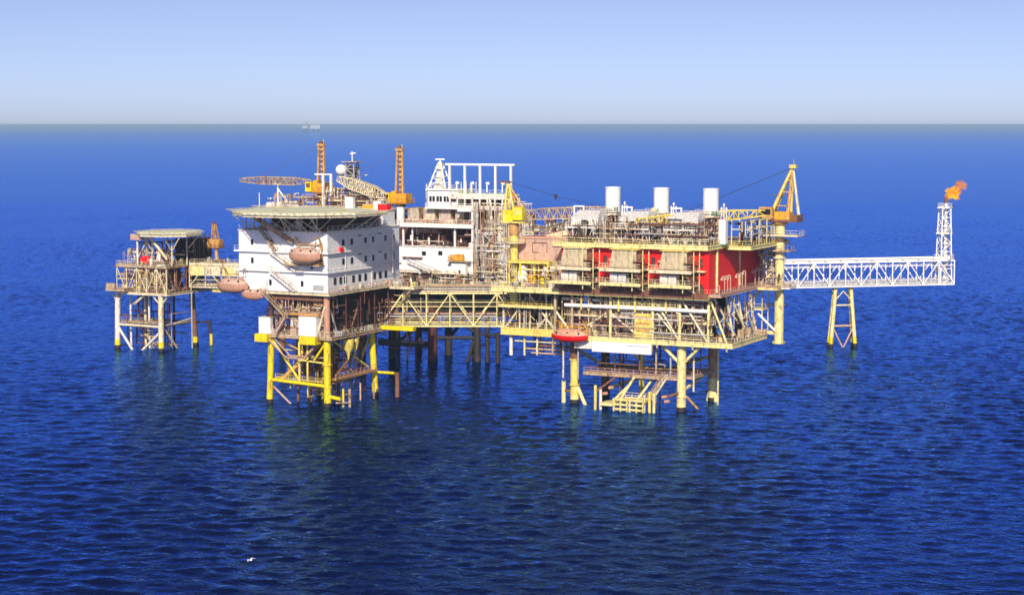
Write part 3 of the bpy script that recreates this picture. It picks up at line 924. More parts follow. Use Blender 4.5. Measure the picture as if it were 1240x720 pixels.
def crane_east():
    t = thing('pedestal_crane', 'yellow crane on tall cream pedestal at the far right corner, boom resting to the left', 'crane', (-128.1, 387.8, 12))
    p = T('pedestal', 'cream', t, (-128.1, 387.8, 12.3), (-128.1, 387.8, 38.6), 1.02, n=24)
    for z, m in ((12.4, 'cream'), (24.7, 'pink'), (31, 'ivory'), (34.8, 'rust')):
        T('collar', m, p, (-128.1, 387.8, z), (-128.1, 387.8, z + .35), 1.45, n=24)
    for z, x0, x1, m in ((32.6, -131, -125.2, 'beige'), (35.9, -131.5, -123.4, 'ivory'), (24.5, -130.6, -125, 'offwhite')):
        B('platform', m, t, x0, x1, 385.6, 390, z, z + .2)
        rect_rail(t, x0, x1, 385.6, 390, z + .2, m, 'fr')
    obj('slew_ring', MB().lathe((-128.1, 387.8, 38.3), [(1.3, 0), (1.7, .3), (1.7, .7)], 24), 'ochre', t, True)
    mb = MB().box(-132.4, -123.6, 385.8, 389.8, 39.0, 39.5).box(-124.6, -123.6, 386, 389.6, 39.5, 40.6)
    obj('turntable', mb, 'rust', t)
    c = B('cab', 'ochre', t, -132.2, -129.2, 385.4, 387.6, 39.5, 42.2)
    B('window', 'glass', c, -131.9, -129.6, 385.32, 385.39, 40.6, 41.8)
    B('winch_house', 'orange', t, -129, -125.6, 386.4, 389.2, 39.5, 41.2)
    ap = (-125.4, 387.8, 51)
    for a, r_, m in (((-130.4, 386.6, 39.5), .42, 'butter'), ((-130.4, 389, 39.5), .42, 'butter'), ((-126.2, 386.6, 39.5), .42, 'ochre'), ((-126.2, 389, 39.5), .42, 'butter'), ((-123.9, 387.8, 40), .34, 'ivory')):
        T('mast_leg', m, t, a, ap, r_, r_ * .7, n=8)
    for z in (42.5, 45.5, 48):
        f = (z - 39.5) / 11.5
        BM('mast_tie', 'ochre', t, (-130.4 + 5 * f, 386.6 + 1.2 * f, z), (-126.2 + .8 * f, 386.6 + 1.2 * f, z), .22)
    B('mast_head', 'butter', t, -126, -124.6, 387, 388.6, 50.6, 51.4)
    B('mast_platform', 'rust', t, -129.6, -126.4, 387, 387.8, 44.8, 44.95)
    T('aerial', 'grey', t, (-125.2, 387.8, 51.4), (-125.2, 387.8, 52.6), .08, n=6)
    boom(t, (-130.8, 384.5, 41.0), (-150.8, 361.6, 39.8), 2.0, 1.9, 13, 'butter', taper=.6, k=2.0)
    mb = MB()
    for k in range(9):
        y = 0
        mb.beam((-148.6 - k * .35, 368, 37.6 + k * .35), (-150.6 - k * .32, 368, 36 + k * .3), .12)
    bb = Vector((-158.4, 364.5, 40.2))
    for k in range(2):
        T('pendant_line', 'dark', t, (-125.4, 387.6 + k * .4, 50.8), (-144 - k * 0, 373.5 + k * .4, 41.6), .035, n=5)
    return t
crane_east()

def crane_mid():
    t = thing('pedestal_crane', 'yellow crane with pale lattice boom pointing right, on yellow pedestal before the pink building', 'crane', (-181.5, 366, 25))
    X, Y = -181.3, 364.6
    p = T('pedestal', 'butter', t, (X, Y, 21), (X, Y, 38.6), .88, n=20)
    T('collar', 'ochre', p, (X, Y, 36), (X, Y, 38.5), 1.1, n=20)
    obj('platform', MB().lathe((X, Y, 34.1), [(2.2, 0), (2.6, .1), (2.6, .35)], 24), 'ivory', t)
    mb = MB()
    for k in range(16):
        a0, a1 = 2 * math.pi * k / 16, 2 * math.pi * (k + 1) / 16
        for z in (35, 35.5):
            mb.beam((X + 2.5 * math.cos(a0), Y + 2.5 * math.sin(a0), z), (X + 2.5 * math.cos(a1), Y + 2.5 * math.sin(a1), z), .07)
        mb.beam((X + 2.5 * math.cos(a0), Y + 2.5 * math.sin(a0), 34.4), (X + 2.5 * math.cos(a0), Y + 2.5 * math.sin(a0), 35.5), .07)
    obj('railing', mb, 'cream', t)
    B('turntable', 'butter', t, X - 2.4, X + 2.9, Y - 1.6, Y + 1.6, 38.6, 39.1)
    c = B('cab', 'yellow', t, X + .6, X + 3.0, Y - 2.1, Y - .1, 39.3, 42.1)
    B('window', 'butter', c, X + .9, X + 2.7, Y - 2.17, Y - 2.11, 40.4, 41.7)
    B('winch_house', 'yellow', t, X - 2.2, X + .2, Y - 1.2, Y + 1.4, 39.1, 41.4)
    for k, (a, b) in enumerate((((X - 1.9, Y - 1.3, 39.1), (X - 1.6, Y, 47.3)), ((X - 1.9, Y + 1.3, 39.1), (X - 1.4, Y, 47.3)), ((X + .6, Y - 1.2, 41), (X - 1.3, Y, 47.3)), ((X + .6, Y + 1.2, 41), (X - 1.3, Y, 47.3)), ((X + 2.2, Y, 42), (X - 1.2, Y, 46.8)))):
        T('mast_leg', 'butter' if k < 3 else 'ochre', t, a, b, .24, n=8)
    for z in (42.6, 44.6, 46):
        BM('mast_tie', 'ochre', t, (X - 2, Y - 1.1 + (z - 39) * .13, z), (X + .4 - (z - 41) * .3, Y - 1.1 + (z - 39) * .13, z), .2)
    B('mast_platform', 'ivory', t, X - 1, X + 2.8, Y - .5, Y + .5, 43.2, 43.32)
    B('mast_head', 'rust', t, X - 3.4, X - .9, Y - .5, Y + .5, 47.3, 47.7)
    boom(t, (X + 2.6, Y, 40.4), (X + 19.5, Y + 5, 41.4), 2.2, 2.3, 10, 'beige', taper=.75, k=1.7)
    hb = thing('hook_block', 'small dark hook block on a line right of the yellow crane mast', 'hook block', (X + 9.6, Y + 1, 44.6))
    obj('sheave', MB().lathe((X + 9.6, Y + 1, 44.6), [(.35, -.15), (.35, .15)], 12, 'y').box(X + 9.4, X + 9.8, Y + .9, Y + 1.1, 43.9, 44.4), 'dark', hb)
    T('line', 'dark', t, (X - 1, Y, 47.5), (X + 9.6, Y + 1, 44.6), .05, n=5)
    T('line', 'dark', t, (X + 9.6, Y + 1, 44.6), (X + 18.6, Y + 4.7, 42.4), .04, n=5)
crane_mid()

# lifeboat helper ----------------------------------------------------------
def lifeboat(label, dl, c, L, hullm, canm, davm, group=None, axis='x', davits=True, H=3.2, ch=.45):
    x, y, z = c
    t = thing('lifeboat', label, 'lifeboat', c, group)
    mb = MB()
    n = 12
    secs = []
    for i in range(n + 1):
        u = -1 + 2 * i / n
        wv = max(.04, (1 - abs(u) ** 4)) * H * .42
        k = .05 + .95 * (1 - abs(u) ** 3)
        zb = -H * (.87 - ch) * (.6 + .4 * (1 - abs(u) ** 2.6))
        ring = []
        for j in range(9):
            a = math.pi * j / 8
            ring.append((u * L / 2, -math.cos(a) * wv, zb * math.sin(a) ** .8 + .25 * abs(u) ** 3))
        secs.append(ring)
    def put(p):
        return (x + p[0], y + p[1], z + p[2]) if axis == 'x' else (x - p[1], y + p[0], z + p[2])
    vs, fs = [], []
    for r_ in secs: vs += [put(p) for p in r_]
    for i in range(n):
        for j in range(8):
            fs.append((i * 9 + j, i * 9 + j + 1, (i + 1) * 9 + j + 1, (i + 1) * 9 + j))
        fs.append((i * 9 + 8, i * 9, (i + 1) * 9, (i + 1) * 9 + 8))
    mb.add(vs, fs)
    h = obj('hull', mb, hullm, t, True)
    mb = MB()
    vs, fs = [], []
    for i in range(n + 1):
        u = -1 + 2 * i / n
        wv = max(.03, (1 - abs(u) ** 2.8)) * H * .40
        top = H * ch * max(.05, (1 - abs(u) ** 3.5))
        for j in range(9):
            a = math.pi * j / 8
            vs.append(put((u * L / 2 * .96, -math.cos(a) * wv, .26 * abs(u) ** 3 + .02 + top * math.sin(a) ** .7)))
    for i in range(n):
        for j in range(8):
            fs.append((i * 9 + j, (i + 1) * 9 + j, (i + 1) * 9 + j + 1, i * 9 + j + 1))
        fs.append((i * 9 + 8, (i + 1) * 9 + 8, (i + 1) * 9, i * 9))
    mb.add(vs, fs)
    cn = obj('canopy', mb, canm, t, True)
    mb = MB()
    pts = [put((-1 * L / 2 + L * i / 12, -max(.04, (1 - abs(-1 + i / 6) ** 2.6)) * H * .43, .06 + .25 * abs(-1 + i / 6) ** 3)) for i in range(13)]
    for a, b in zip(pts, pts[1:]): mb.beam(a, b, .1, .16)
    obj('rubbing_strake', mb, canm, h)
    for k in (-.5, 0, .5):
        p = put((k * L * .6, -H * .37, H * .22))
        obj('porthole', MB().box(p[0] - .16, p[0] + .16, p[1] - .16, p[1] + .16, p[2] - .12, p[2] + .12), 'glass', cn)
    p = put((L * .28, 0, H * (ch + .05)))
    obj('hatch', MB().lathe(Vector(p) - Vector((0, 0, .3)), [(.5, 0), (.5, .35), (.3, .45)], 12), canm, cn, True)
    if davits:
        d = thing('davit', dl, 'davit', (x, y, z), 'lifeboat davits')
        for k in (-.36, .36):
            q = lambda dy, zz: put((k * L, dy, zz))
            mb = MB()
            mb.path([q(H * .62, -H * .5), q(H * .62, H * .5), q(H * .35, H * .85), q(0, H * .88)], .15, 6)
            mb.path([q(H * .62, -.2), q(H * .3, H * .84)], .1, 6)
            obj('davit_arm', mb, davm, d)
            mb = MB().tube(q(0, H * .88), q(0, H * .3), .04, n=5).lathe(Vector(q(0, H * .6)), [(.15, 0), (.15, .3)], 8)
            obj('fall_wire', mb, 'dark', d)
        a, b = put((-.36 * L, H * .62, H * .5)), put((.36 * L, H * .62, H * .5))
        BM('tie_beam', davm, d, a, b, .22)
    return t
lifeboat('red lifeboat with faded top, hanging below the cellar deck', 'orange davit frames above the red lifeboat', (-165, 358.6, 15.2), 8.6, 'red', 'salmon', 'orange', H=3.4)

# banner panel and boat landing
t = thing('long_panel', 'long white panel hung along the underside of the yellow deck, right of the red lifeboat', 'panel', (-153.5, 360.4, 13))
B('face', 'white', t, -160.4, -146.8, 359.9, 360.4, 11.9, 14.1)
B('end_ramp', 'offwhite', t, -164.6, -160.5, 360, 360.4, 12.4, 14)
rnd = random.Random(4)
mb = MB()
x = -152.6
while x < -147.6:
    wd = rnd.uniform(.12, .4)
    mb.box(x, x + wd, 359.86, 359.89, 13.45, 13.62 + rnd.uniform(0, .12))
    x += wd + .1
obj('faded_lettering', mb, 'grey', t)
B('backing_beam', 'beige', t, -164, -146.8, 360.5, 361, 12.2, 14)

t = thing('boat_landing', 'cream-yellow boat landing with fender bars at the waterline, between the legs', 'boat landing', (-150, 358, 0))
B('platform', 'cream', t, -157.2, -154, 357, 361, .9, 1.5)
for x0 in (-154, -150.4):
    for k in range(3):
        BM('fender_bar', 'cream', t, (x0, 356.6, .5 + k * 1.0), (x0 + 3.4, 356.4, .5 + k * 1.0), .42, .42)
    for k in range(3):
        T('fender_post', 'butter', t, (x0 + .2 + k * 1.5, 356.6, -1.5), (x0 + .2 + k * 1.5, 356.6, 2.7), .2)
B('platform', 'butter', t, -154, -147, 357, 361, 2.0, 2.35)
for x, h, m in ((-158.6, 5, 'butter'), (-157.4, 4.2, 'offwhite'), (-146.2, 4.4, 'butter'), (-145.2, 4.2, 'cream'), (-147.4, 3.6, 'ivory')):
    T('fender_post', m, t, (x, 357.8, -1.5), (x, 357.8, h), .32)
for x, y, z in ((-156.6, 358.4, 3.2), (-155.6, 359.2, 4.4), (-143.4, 359.2, 3.2), (-143, 359.6, 2.2)):
    T('rubber_fender', 'salmon', t, (x - .5, y, z), (x + .5, y, z + .2), .35)
rect_rail(t, -153, -147, 357.2, 361, 2.35, 'ivory', 'fb')
T('brace', 'rust', t, (-143.6, 360, 3), (-141.2, 363, 4), .3)
T('brace', 'rust', t, (-158.6, 358, 3.6), (-156, 363, 6.4), .25)
for a, b in (((-156, 360, 1), (-153.6, 366, 5)), ((-150, 360, 2), (-148, 364.5, 6.5)), ((-154, 359, 1.2), (-151.6, 362.4, 6.6))):
    T('brace', 'cream', t, a, b, .28)

# ------------------------------------------------------------------ accommodation platform
def build_accommodation():
    t = thing('accommodation_platform', 'bright yellow braced steel platform on legs beneath the white accommodation block', 'oil platform', (-218, 344, 0))
    leg(t, -211, 334.8, 15, .78, 'yellow', 'yellow', collars=(9, 4.2))
    leg(t, -225, 334.6, 15, .7, 'yellow', 'yellow', bx=-225.6, by=334.3, z0=-3)
    leg(t, -211.2, 353.6, 15, .72, 'yellow', 'yellow', bx=-210.4, by=354.2)
    leg(t, -225, 353.6, 15, .72, 'rust', 'yellow')
    for (x, y) in ((-211, 334.8), (-211.2, 362.5), (-225, 334.8), (-225, 362.5)):
        T('column', 'salmon' if x > -215 and y < 340 else 'maroon', t, (x, y, 15), (x, y, 24.2), .7, n=14)
    for (a, b, r_, m) in (((-225, 334.6, 5), (-211, 334.8, 4.3), .38, 'yellow'), ((-211, 334.8, 4.6), (-211.2, 353.6, 5.6), .36, 'ochre'), ((-225, 334.6, 5), (-225, 353.6, 5), .35, 'ochre'),
                          ((-222.5, 334.8, 5.2), (-213.6, 338, 14), .5, 'ochre'), ((-224.8, 334.8, 3.5), (-219.8, 335.8, -1.2), .22, 'pink'), ((-211.2, 353.6, 5.6), (-225, 353.6, 5), .3, 'rust'),
                          ((-211.2, 350, 12.8), (-211, 338, 6), .3, 'rust'), ((-211.2, 353.6, 14), (-214, 353.6, 8), .3, 'butter'), ((-211, 334.8, 2.2), (-207.6, 334.6, 1.8), .42, 'yellow'),
                          ((-210.6, 354, 5.2), (-205.6, 354, 5.2), .32, 'yellow'), ((-225, 336, 14), (-214, 336, 9.8), .2, 'ochre'), ((-216, 334.8, 5), (-216, 334.8, 14.2), .22, 'butter'),
                          ((-225, 353.6, 14), (-214, 340, 6), .3, 'rust'), ((-218, 335, 9.6), (-211.4, 335, 9.2), .2, 'butter')):
        T('brace', m, t, a, b, r_, n=10)
    for x, y, m, r_ in ((-208.2, 336.6, 'yellow', .24), (-206.8, 337, 'beige', .3), (-204.9, 354, 'rust', .5), (-209.6, 346, 'pink', .2), (-208.6, 350, 'beige', .22)):
        T('fender_post', m, t, (x, y, -1.5), (x, y, 3.8 if r_ < .5 else 5.4), r_, n=10)
    T('fender_bar', 'beige', t, (-209, 334.8, .9), (-206.4, 336.8, .9), .18)
    rnd = random.Random(7)
    for i in range(9):
        x, y = -221 + (i % 3) * 3.6 + rnd.uniform(-.5, .5), 339 + (i // 3) * 4.6
        T('conductor', rnd.choice(['ochre', 'rust', 'beige', 'butter', 'rust']), t, (x, y, -3), (x, y, 15), rnd.uniform(.25, .42), n=10)
    pipes(t, -223, -211.4, 336, 352, 1.5, 13.6, 62, 31, ['rust', 'ochre', 'butter', 'beige', 'maroon', 'dark'], (.07, .2))
    obj('drain_pot', MB().lathe((-209.8, 341.5, 9.4), [(.1, 0), (.5, 1.6), (1.2, 2.6), (1.3, 4.5)], 14), 'butter', t, True)
    obj('drain_pot', MB().lathe((-209.8, 344.2, 10.4), [(.1, 0), (.8, 2), (.9, 3.5)], 14), 'butter', t, True)
    # low walkway
    deck(t, -211.8, -209.6, 336, 353, 5.9, .35, 'ochre', 'rust', under=False)
    rail(t, [(-209.7, 336, 5.9), (-209.7, 353, 5.9)], 'pink')
    rail(t, [(-224, 334.4, 5.5), (-212, 334.4, 5.1)], 'butter', h=.9)
    # lower deck with yellow skids
    deck(t, -227.5, -209, 333.4, 364, 15, .6, 'beige')
    rail(t, [(-227.4, 333.5, 15), (-209.1, 333.5, 15), (-209.1, 364, 15)], 'ivory')
    for x0, x1, m in ((-227.8, -224.6, 'yellow'), (-216.4, -212.4, 'yellow')):
        B('skid', m, t, x0, x1, 332.2, 334.8, 13.4, 15.1)
    BM('skid', 'yellow', t, (-209.6, 355, 15.2), (-201, 355, 15.2), 1.4, .9)
    # hung catwalk below the deck
    mb = MB().path([(-226, 333.2, 15), (-222.4, 333, 12), (-220.2, 333, 10.2), (-215.8, 333, 10.2), (-213.6, 333.2, 12.4)], .16, 8)
    mb.path([(-225, 334, 15), (-221.8, 334, 12.2), (-219.9, 334, 10.6), (-216, 334, 10.6), (-214.4, 334, 12.4)], .13, 8)
    obj('hung_catwalk', mb, 'pink', t, True)
    # inside
    B('shade_bulkhead', 'maroon', t, -224, -212, 340, 340.3, 15, 24.2)
    for a, b, m in (((-225, 334.6, 14), (-218, 334.7, 5.2), 'yellow'), ((-211, 337, 14), (-211.2, 352, 6.5), 'butter'), ((-218, 334.7, 14), (-218, 334.7, 5), 'butter'), ((-214.4, 335, 9.8), (-211.2, 335, 14), 'yellow')):
        T('brace', m, t, a, b, .26, n=8)
    B('underside_plating', 'rust', t, -224.4, -211.8, 334.2, 339.8, 22.6, 23.8)
    clutter(t, -226, -211, 334.4, 336.5, 15.1, 23.8, 80, 105, ['beige', 'ivory', 'rust', 'pink', 'maroon', 'ochre'])
    clutter(t, -224, -211.6, 335, 352, 2, 14, 90, 106, ['ochre', 'rust', 'butter', 'beige', 'maroon'])
    B('shade_bulkhead', 'dark', t, -212.3, -212, 342, 362, 15, 24.2)  # dark sheet added to deepen the shade below the block
    gear(t, -227, -210, 334, 340, 15.02, 26, 33)
    gear(t, -211.8, -209.5, 335, 363, 15.02, 18, 34, ['grey', 'rust', 'beige', 'dark', 'ltgrey'])
    pipes(t, -226, -211, 334.2, 341.6, 15.2, 23.5, 30, 35, ['rust', 'beige', 'maroon', 'ochre', 'dark', 'pink'], (.07, .2))
    pipes(t, -211.9, -209.4, 336, 363, 15.2, 23.5, 22, 36, ['dark', 'rust', 'maroon', 'grey'], (.07, .2))
    for a, b, m in (((-211, 344, 15), (-211, 350, 24), 'rust'), ((-211, 360, 15), (-211, 354, 24), 'maroon'), ((-213, 334, 15), (-211, 334, 21.5), 'ivory'), ((-211, 336, 21), (-211, 339, 15), 'grey'), ((-221, 335, 15), (-216, 335, 20.4), 'rust')):
        T('brace', m, t, a, b, .22, n=8)
    for y in (341, 347, 353, 359):
        T('column', 'maroon', t, (-210, y, 15), (-210, y, 24), .16, n=8)
    deck(t, -223, -212, 334, 341, 19.8, .4, 'ochre', under=False)
    rail(t, [(-222.8, 334.1, 19.8), (-212.2, 334.1, 19.8)], 'beige')
    stairs(t, (-219.8, 332.6, 19), (-226, 332.6, 24.3), 1, 'beige')
    stairs(t, (-219.8, 332.4, 19), (-222.4, 332.4, 15.2), 1, 'pink')
    # main deck below the block
    deck(t, -233.6, -209.4, 333.2, 365, 24.3, .45, 'ivory')
    deck(t, -239.5, -233.7, 333.4, 340, 24.0, .4, 'butter', under=True)
    rail(t, [(-209.5, 333.3, 24.3), (-209.5, 365, 24.3)], 'pink', sp=1.3)
    gear(t, -210.8, -209.8, 338, 363, 24.32, 16, 37, ['offwhite', 'ltgrey', 'white', 'green', 'pink'], hs=(.5, 1.2))
    deck(t, -209.4, -203.2, 358.5, 366, 24.0, .5, 'ivory')
    gear(t, -209, -203.6, 359, 365, 24.02, 14, 38, hs=(.7, 2.2))
    rail(t, [(-209.3, 358.6, 24), (-203.3, 358.6, 24), (-203.3, 366, 24)], 'ivory')
    T('brace', 'beige', t, (-204, 359, 23.6), (-210.8, 362, 17), .3)
    return t
build_accommodation()

for (x0, x1, y0, y1, z1, m, lab) in ((-227.4, -224.4, 333.3, 336.2, 18.6, 'white', 'white shelter box on the yellow lower deck, at its left end'), (-217.0, -212.6, 333.0, 336.6, 19.2, 'white', 'white container on the yellow lower deck, beside the corner leg'), (-220.4, -218.4, 335, 337, 18.3, 'offwhite', 'small offwhite cabin between two white boxes on the lower deck')):
    c = thing('container', lab, 'container', ((x0 + x1) / 2, (y0 + y1) / 2, 15.1), 'white boxes on the yellow lower deck')
    B('shell', m, c, x0, x1, y0, y1, 15.15, z1)
    mb = MB()
    n = int((x1 - x0) / .45)
    for i in range(n): mb.box(x0 + .15 + i * .45, x0 + .3 + i * .45, y0 - .05, y0, 15.4, z1 - .25)
    obj('corrugation', mb, m, c)
    B('roof', 'offwhite', c, x0 - .08, x1 + .08, y0 - .08, y1 + .08, z1, z1 + .1)

def build_block():
    X0, X1, Y0, Y1 = -232.8, -210.2, 334.0, 364.4
    t = thing('accommodation_block', 'white three-storey accommodation block with rows of small dark windows', 'building', (-221.5, 349, 24.5))
    lv = [24.4, 28.6, 32.7, 37.2]
    for i in range(3):
        B('wall', 'white', t, X0, X1, Y0, Y1, lv[i] + (.22 if i else 0), lv[i + 1])
    for z in lv[1:3]:
        B('ledge', 'white', t, X0 - .9, X1 + .55, Y0 - .7, Y1 + .2, z, z + .2)
        rail(t, [(X0 - .8, Y0 - .6, z + .2), (X1 + .45, Y0 - .6, z + .2), (X1 + .45, Y1, z + .2)], 'white', sp=2.2, t=.05)
    B('roof', 'offwhite', t, X0 - .2, X1 + .2, Y0 - .2, Y1 + .2, 37.2, 37.4)
    def win(x, y, z, w_, h_, face):
        if face == 'r':
            f = B('window', 'dark', t, X1, X1 + .1, y, y + w_, z, z + h_)
            B('pane', 'glass', f, X1 + .1, X1 + .13, y + .06, y + w_ - .06, z + .06, z + h_ - .06)
        else:
            f = B('window', 'dark', t, x, x + w_, Y0 - .1, Y0, z, z + h_)
            B('pane', 'glass', f, x + .06, x + w_ - .06, Y0 - .13, Y0 - .1, z + .06, z + h_ - .06)
    for px in (410, 420, 436.5, 445.5, 461, 471):
        y = 335.3 + (px - 397) * .351
        win(0, y, 34.2, .85, 1.25, 'r')
        win(0, y, 30.1, .85, 1.3, 'r')
    for px in (400, 406.5, 412, 421.5, 429, 436, 447, 454, 461):
        y = 335.3 + (px - 397) * .351
        win(0, y, 26, .95, 1.5, 'r')
    for px in (428.5, 453):
        y = 335.3 + (px - 397) * .351
        for z in (36, 32.0 - .1):
            B('vent_slot', 'dark', t, X1, X1 + .08, y, y + 1.5, z - .1, z + .15)
    for x, z in ((-229.6, 34.2), (-224.6, 34.2), (-229.6, 30.2), (-225, 25.6), (-216.9, 25.6), (-214.4, 29.4)):
        win(x, 0, z, .6, 1.2, 'l')
    for x, z in ((-225.2, 24.5), (-219, 24.5)):
        d = B('door', 'ltgrey', t, x - 1, x - .1, Y0 - .1, Y0, z, z + 2.1)
        B('handle', 'dark', d, x - .3, x - .2, Y0 - .15, Y0 - .1, z + 1, z + 1.1)
    B('grille', 'grey', t, -213.9, -211.2, Y0 - .1, Y0, 24.9, 26)
    B('launch_platform', 'beige', t, -219.5, -210.8, 331.6, 333.9, 30.2, 30.4)
    gear(t, -211.8, -210.9, 331.8, 333.4, 30.4, 5, 144, ['ochre', 'rust', 'salmon', 'ochre'], hs=(1.4, 3.4))
    rail(t, [(-219.4, 331.7, 30.4), (-210.9, 331.7, 30.4)], 'ochre')
    B('rescue_ring_box', 'red', t, X1 + .1, X1 + .7, 338.2, 339.4, 32.9, 33.9)
    # pipes down the facade
    T('pipe', 'offwhite', t, (X1 + .7, 360.2, 27), (X1 + .7, 360.2, 35.8), .2)
    for y in (341, 352): T('pipe', 'white', t, (X1 + .15, y, 24.4), (X1 + .15, y, 37), .08, n=6)
    stairs(t, (-217.6, 333.2, 28.9), (-224.2, 333.2, 32.9), 1.0, 'offwhite')
    stairs(t, (-217.8, 333.0, 24.6), (-224.2, 333.0, 28.8), 1.0, 'offwhite')
    stairs(t, (-222.6, 333.1, 32.9), (-226.4, 333.1, 37.4), 1.0, 'beige')
    B('stair_landing', 'offwhite', t, -217.8, -215.8, 332.6, 333.9, 28.75, 28.9)
    # outside stairs on the front
    # roof fittings
    rail(t, [(X1, Y0 + .2, 37.4), (X1, Y1, 37.4), (X0, Y1, 37.4), (X0, Y0 + .2, 37.4)], 'white', sp=2)
    gear(t, -231, -212, 335, 340, 37.4, 16, 41, ['ltgrey', 'rust', 'white', 'beige', 'dark'], hs=(.7, 2.2))
build_block()

t = thing('roof_plant_room', 'dark maroon plant room under the helideck on the white block roof', 'plant room', (-218, 352, 37.4))
B('wall', 'maroon', t, -229, -211.6, 341, 357.6, 37.4, 40.3)
B('roof', 'dark', t, -229.2, -211.4, 340.8, 357.8, 40.3, 40.45)
for y in (344, 349, 354): B('door', 'dark', t, -211.6, -211.5, y, y + 1, 37.5, 39.6)
t = thing('roof_cabin', 'small white cabin on the far right end of the white block roof', 'cabin', (-213.6, 361.4, 37.4))
B('wall', 'white', t, -216.8, -210.9, 358.6, 363.6, 37.4, 40.9)
B('roof', 'offwhite', t, -217, -210.7, 358.4, 363.8, 40.9, 41.1)
B('stair_well', 'maroon', t, -217.8, -216.9, 358, 359.4, 37.4, 41)

def helideck(label, cx, cy, z, r, under_z, struts, th=.5, net=1.5, mat='green', nseg=8, rot=22.5, skip=()):
    t = thing('helideck', label, 'helideck', (cx, cy, under_z))
    P = [(cx + r * math.cos(R(rot + 360 * i / nseg)), cy + r * math.sin(R(rot + 360 * i / nseg))) for i in range(nseg)]
    p = obj('pad', MB().prism(P, z - th, z), mat, t)
    # painted ring, slightly proud
    mb = MB()
    for i in range(40):
        a0, a1 = 2 * math.pi * i / 40, 2 * math.pi * (i + 1) / 40
        q = [(cx + rr * math.cos(a), cy + rr * math.sin(a), z + .006) for rr, a in ((r * .42, a0), (r * .48, a0), (r * .48, a1), (r * .42, a1))]
        mb.add(q, [(0, 1, 2, 3)])
    obj('painted_ring', mb, 'butter', p)
    mb = MB()
    for i in range(nseg):
        a, b = P[i], P[(i + 1) % nseg]
        n = max(3, int(math.dist(a, b) / 1.6))
        def outp(q, e, dz): 
            d = Vector((q[0] - cx, q[1] - cy, 0)).normalized()
            return Vector((q[0] + d.x * e, q[1] + d.y * e, z + dz))
        mb.beam(outp(a, net, .15), outp(b, net, .15), .1)
        for k in range(n + 1):
            q = (a[0] + (b[0] - a[0]) * k / n, a[1] + (b[1] - a[1]) * k / n)
            mb.beam(outp(q, 0, -.3), outp(q, net, .15), .08)
        for e in (.4, .8, 1.15): mb.beam(outp(a, e, -.3 + e * .3), outp(b, e, -.3 + e * .3), .04)
    obj('safety_net', mb, 'ivory', t)
    mb = MB()
    for i in range(nseg):
        a, b = P[i], P[(i + 1) % nseg]
        mb.beam((a[0], a[1], z - th - .25), (b[0], b[1], z - th - .25), .3, .5)
    obj('rim_beam', mb, 'ivory', t)
    k = max(3, int(r / 3))
    for i in range(-k, k + 1):
        x = cx + i * r * .88 / k
        hh = math.sqrt(max(0, (r * .95) ** 2 - (x - cx) ** 2))
        BM('deck_beam', 'ivory', t, (x, cy - hh, z - th - .3), (x, cy + hh, z - th - .3), .25, .55)
    for a, b, rr, m in struts:
        if math.dist((b[0], b[1]), (cx, cy)) < r: T('strut', m, t, a, b, rr, n=8)
    return t
st = []
cxh, cyh, zh = -218.6, 340.2, 41.6
for x in (-229, -225, -221, -217, -213):
    st.append(((x, 334.4, 37.4), (x, 334.4, zh - 1), .14, 'ivory'))
for i, x in enumerate((-229, -225, -221, -217, -213)):
    st.append(((x, 334.4, 37.4), (x - 2, 329.4, zh - .9), .12, 'ivory'))
    st.append(((x, 334.4, 37.4), (x + 2, 329.4, zh - .9), .12, 'offwhite'))
    st.append(((x, 334.6, 37.4), (x + 4, 334.6, zh - .9), .1, 'ivory'))
for x in (-219, -215, -211.5):
    st.append(((x, 334.0, 37.0), (x + 1.2, 327.2, zh - .9), .13, 'ivory'))
st += [((-232.4, 336, 37.4), (-230.6, 334, zh - .8), .16, 'offwhite'), ((-232.4, 342, 37.4), (-231, 340, zh - .8), .14, 'ivory'),
       ((-210.6, 346, 37.4), (-204, 344, zh - .9), .16, 'ivory'), ((-210.6, 340, 37.4), (-204.5, 337, zh - .9), .16, 'ivory'), ((-210.6, 351, 37.4), (-206, 350, zh - .9), .16, 'ivory'),
       ((-218.6, 333.4, 35.0), (-225.2, 328.4, zh - .8), .55, 'beige')]
helideck('large pale green octagonal helideck on struts over the white accommodation block', cxh, cyh, zh, 16.8, 37.4, st, th=.45)

# lifeboats of the accommodation block
lifeboat('faded salmon lifeboat on the front wall of the white block, under the helideck', 'ochre davit frames on the front wall of the white block', (-214.0, 331.0, 32.8), 7.8, 'salmon', 'pink', 'ochre', ch=.36, H=3.9, axis='x')
lifeboat('faded salmon lifeboat hanging at the left end of the white block, beside the link bridge', 'ochre davit frames at the left end of the white block', (-233.6, 332.6, 25.6), 8.0, 'salmon', 'pink', 'ochre', ch=.36, H=3.8, axis='x')
lifeboat('low salmon boat hull tucked below and right of another lifeboat, left of the block', '', (-228.6, 333.0, 23.9), 6.2, 'salmon', 'pink', 'ochre', ch=.25, H=2.6, davits=False)

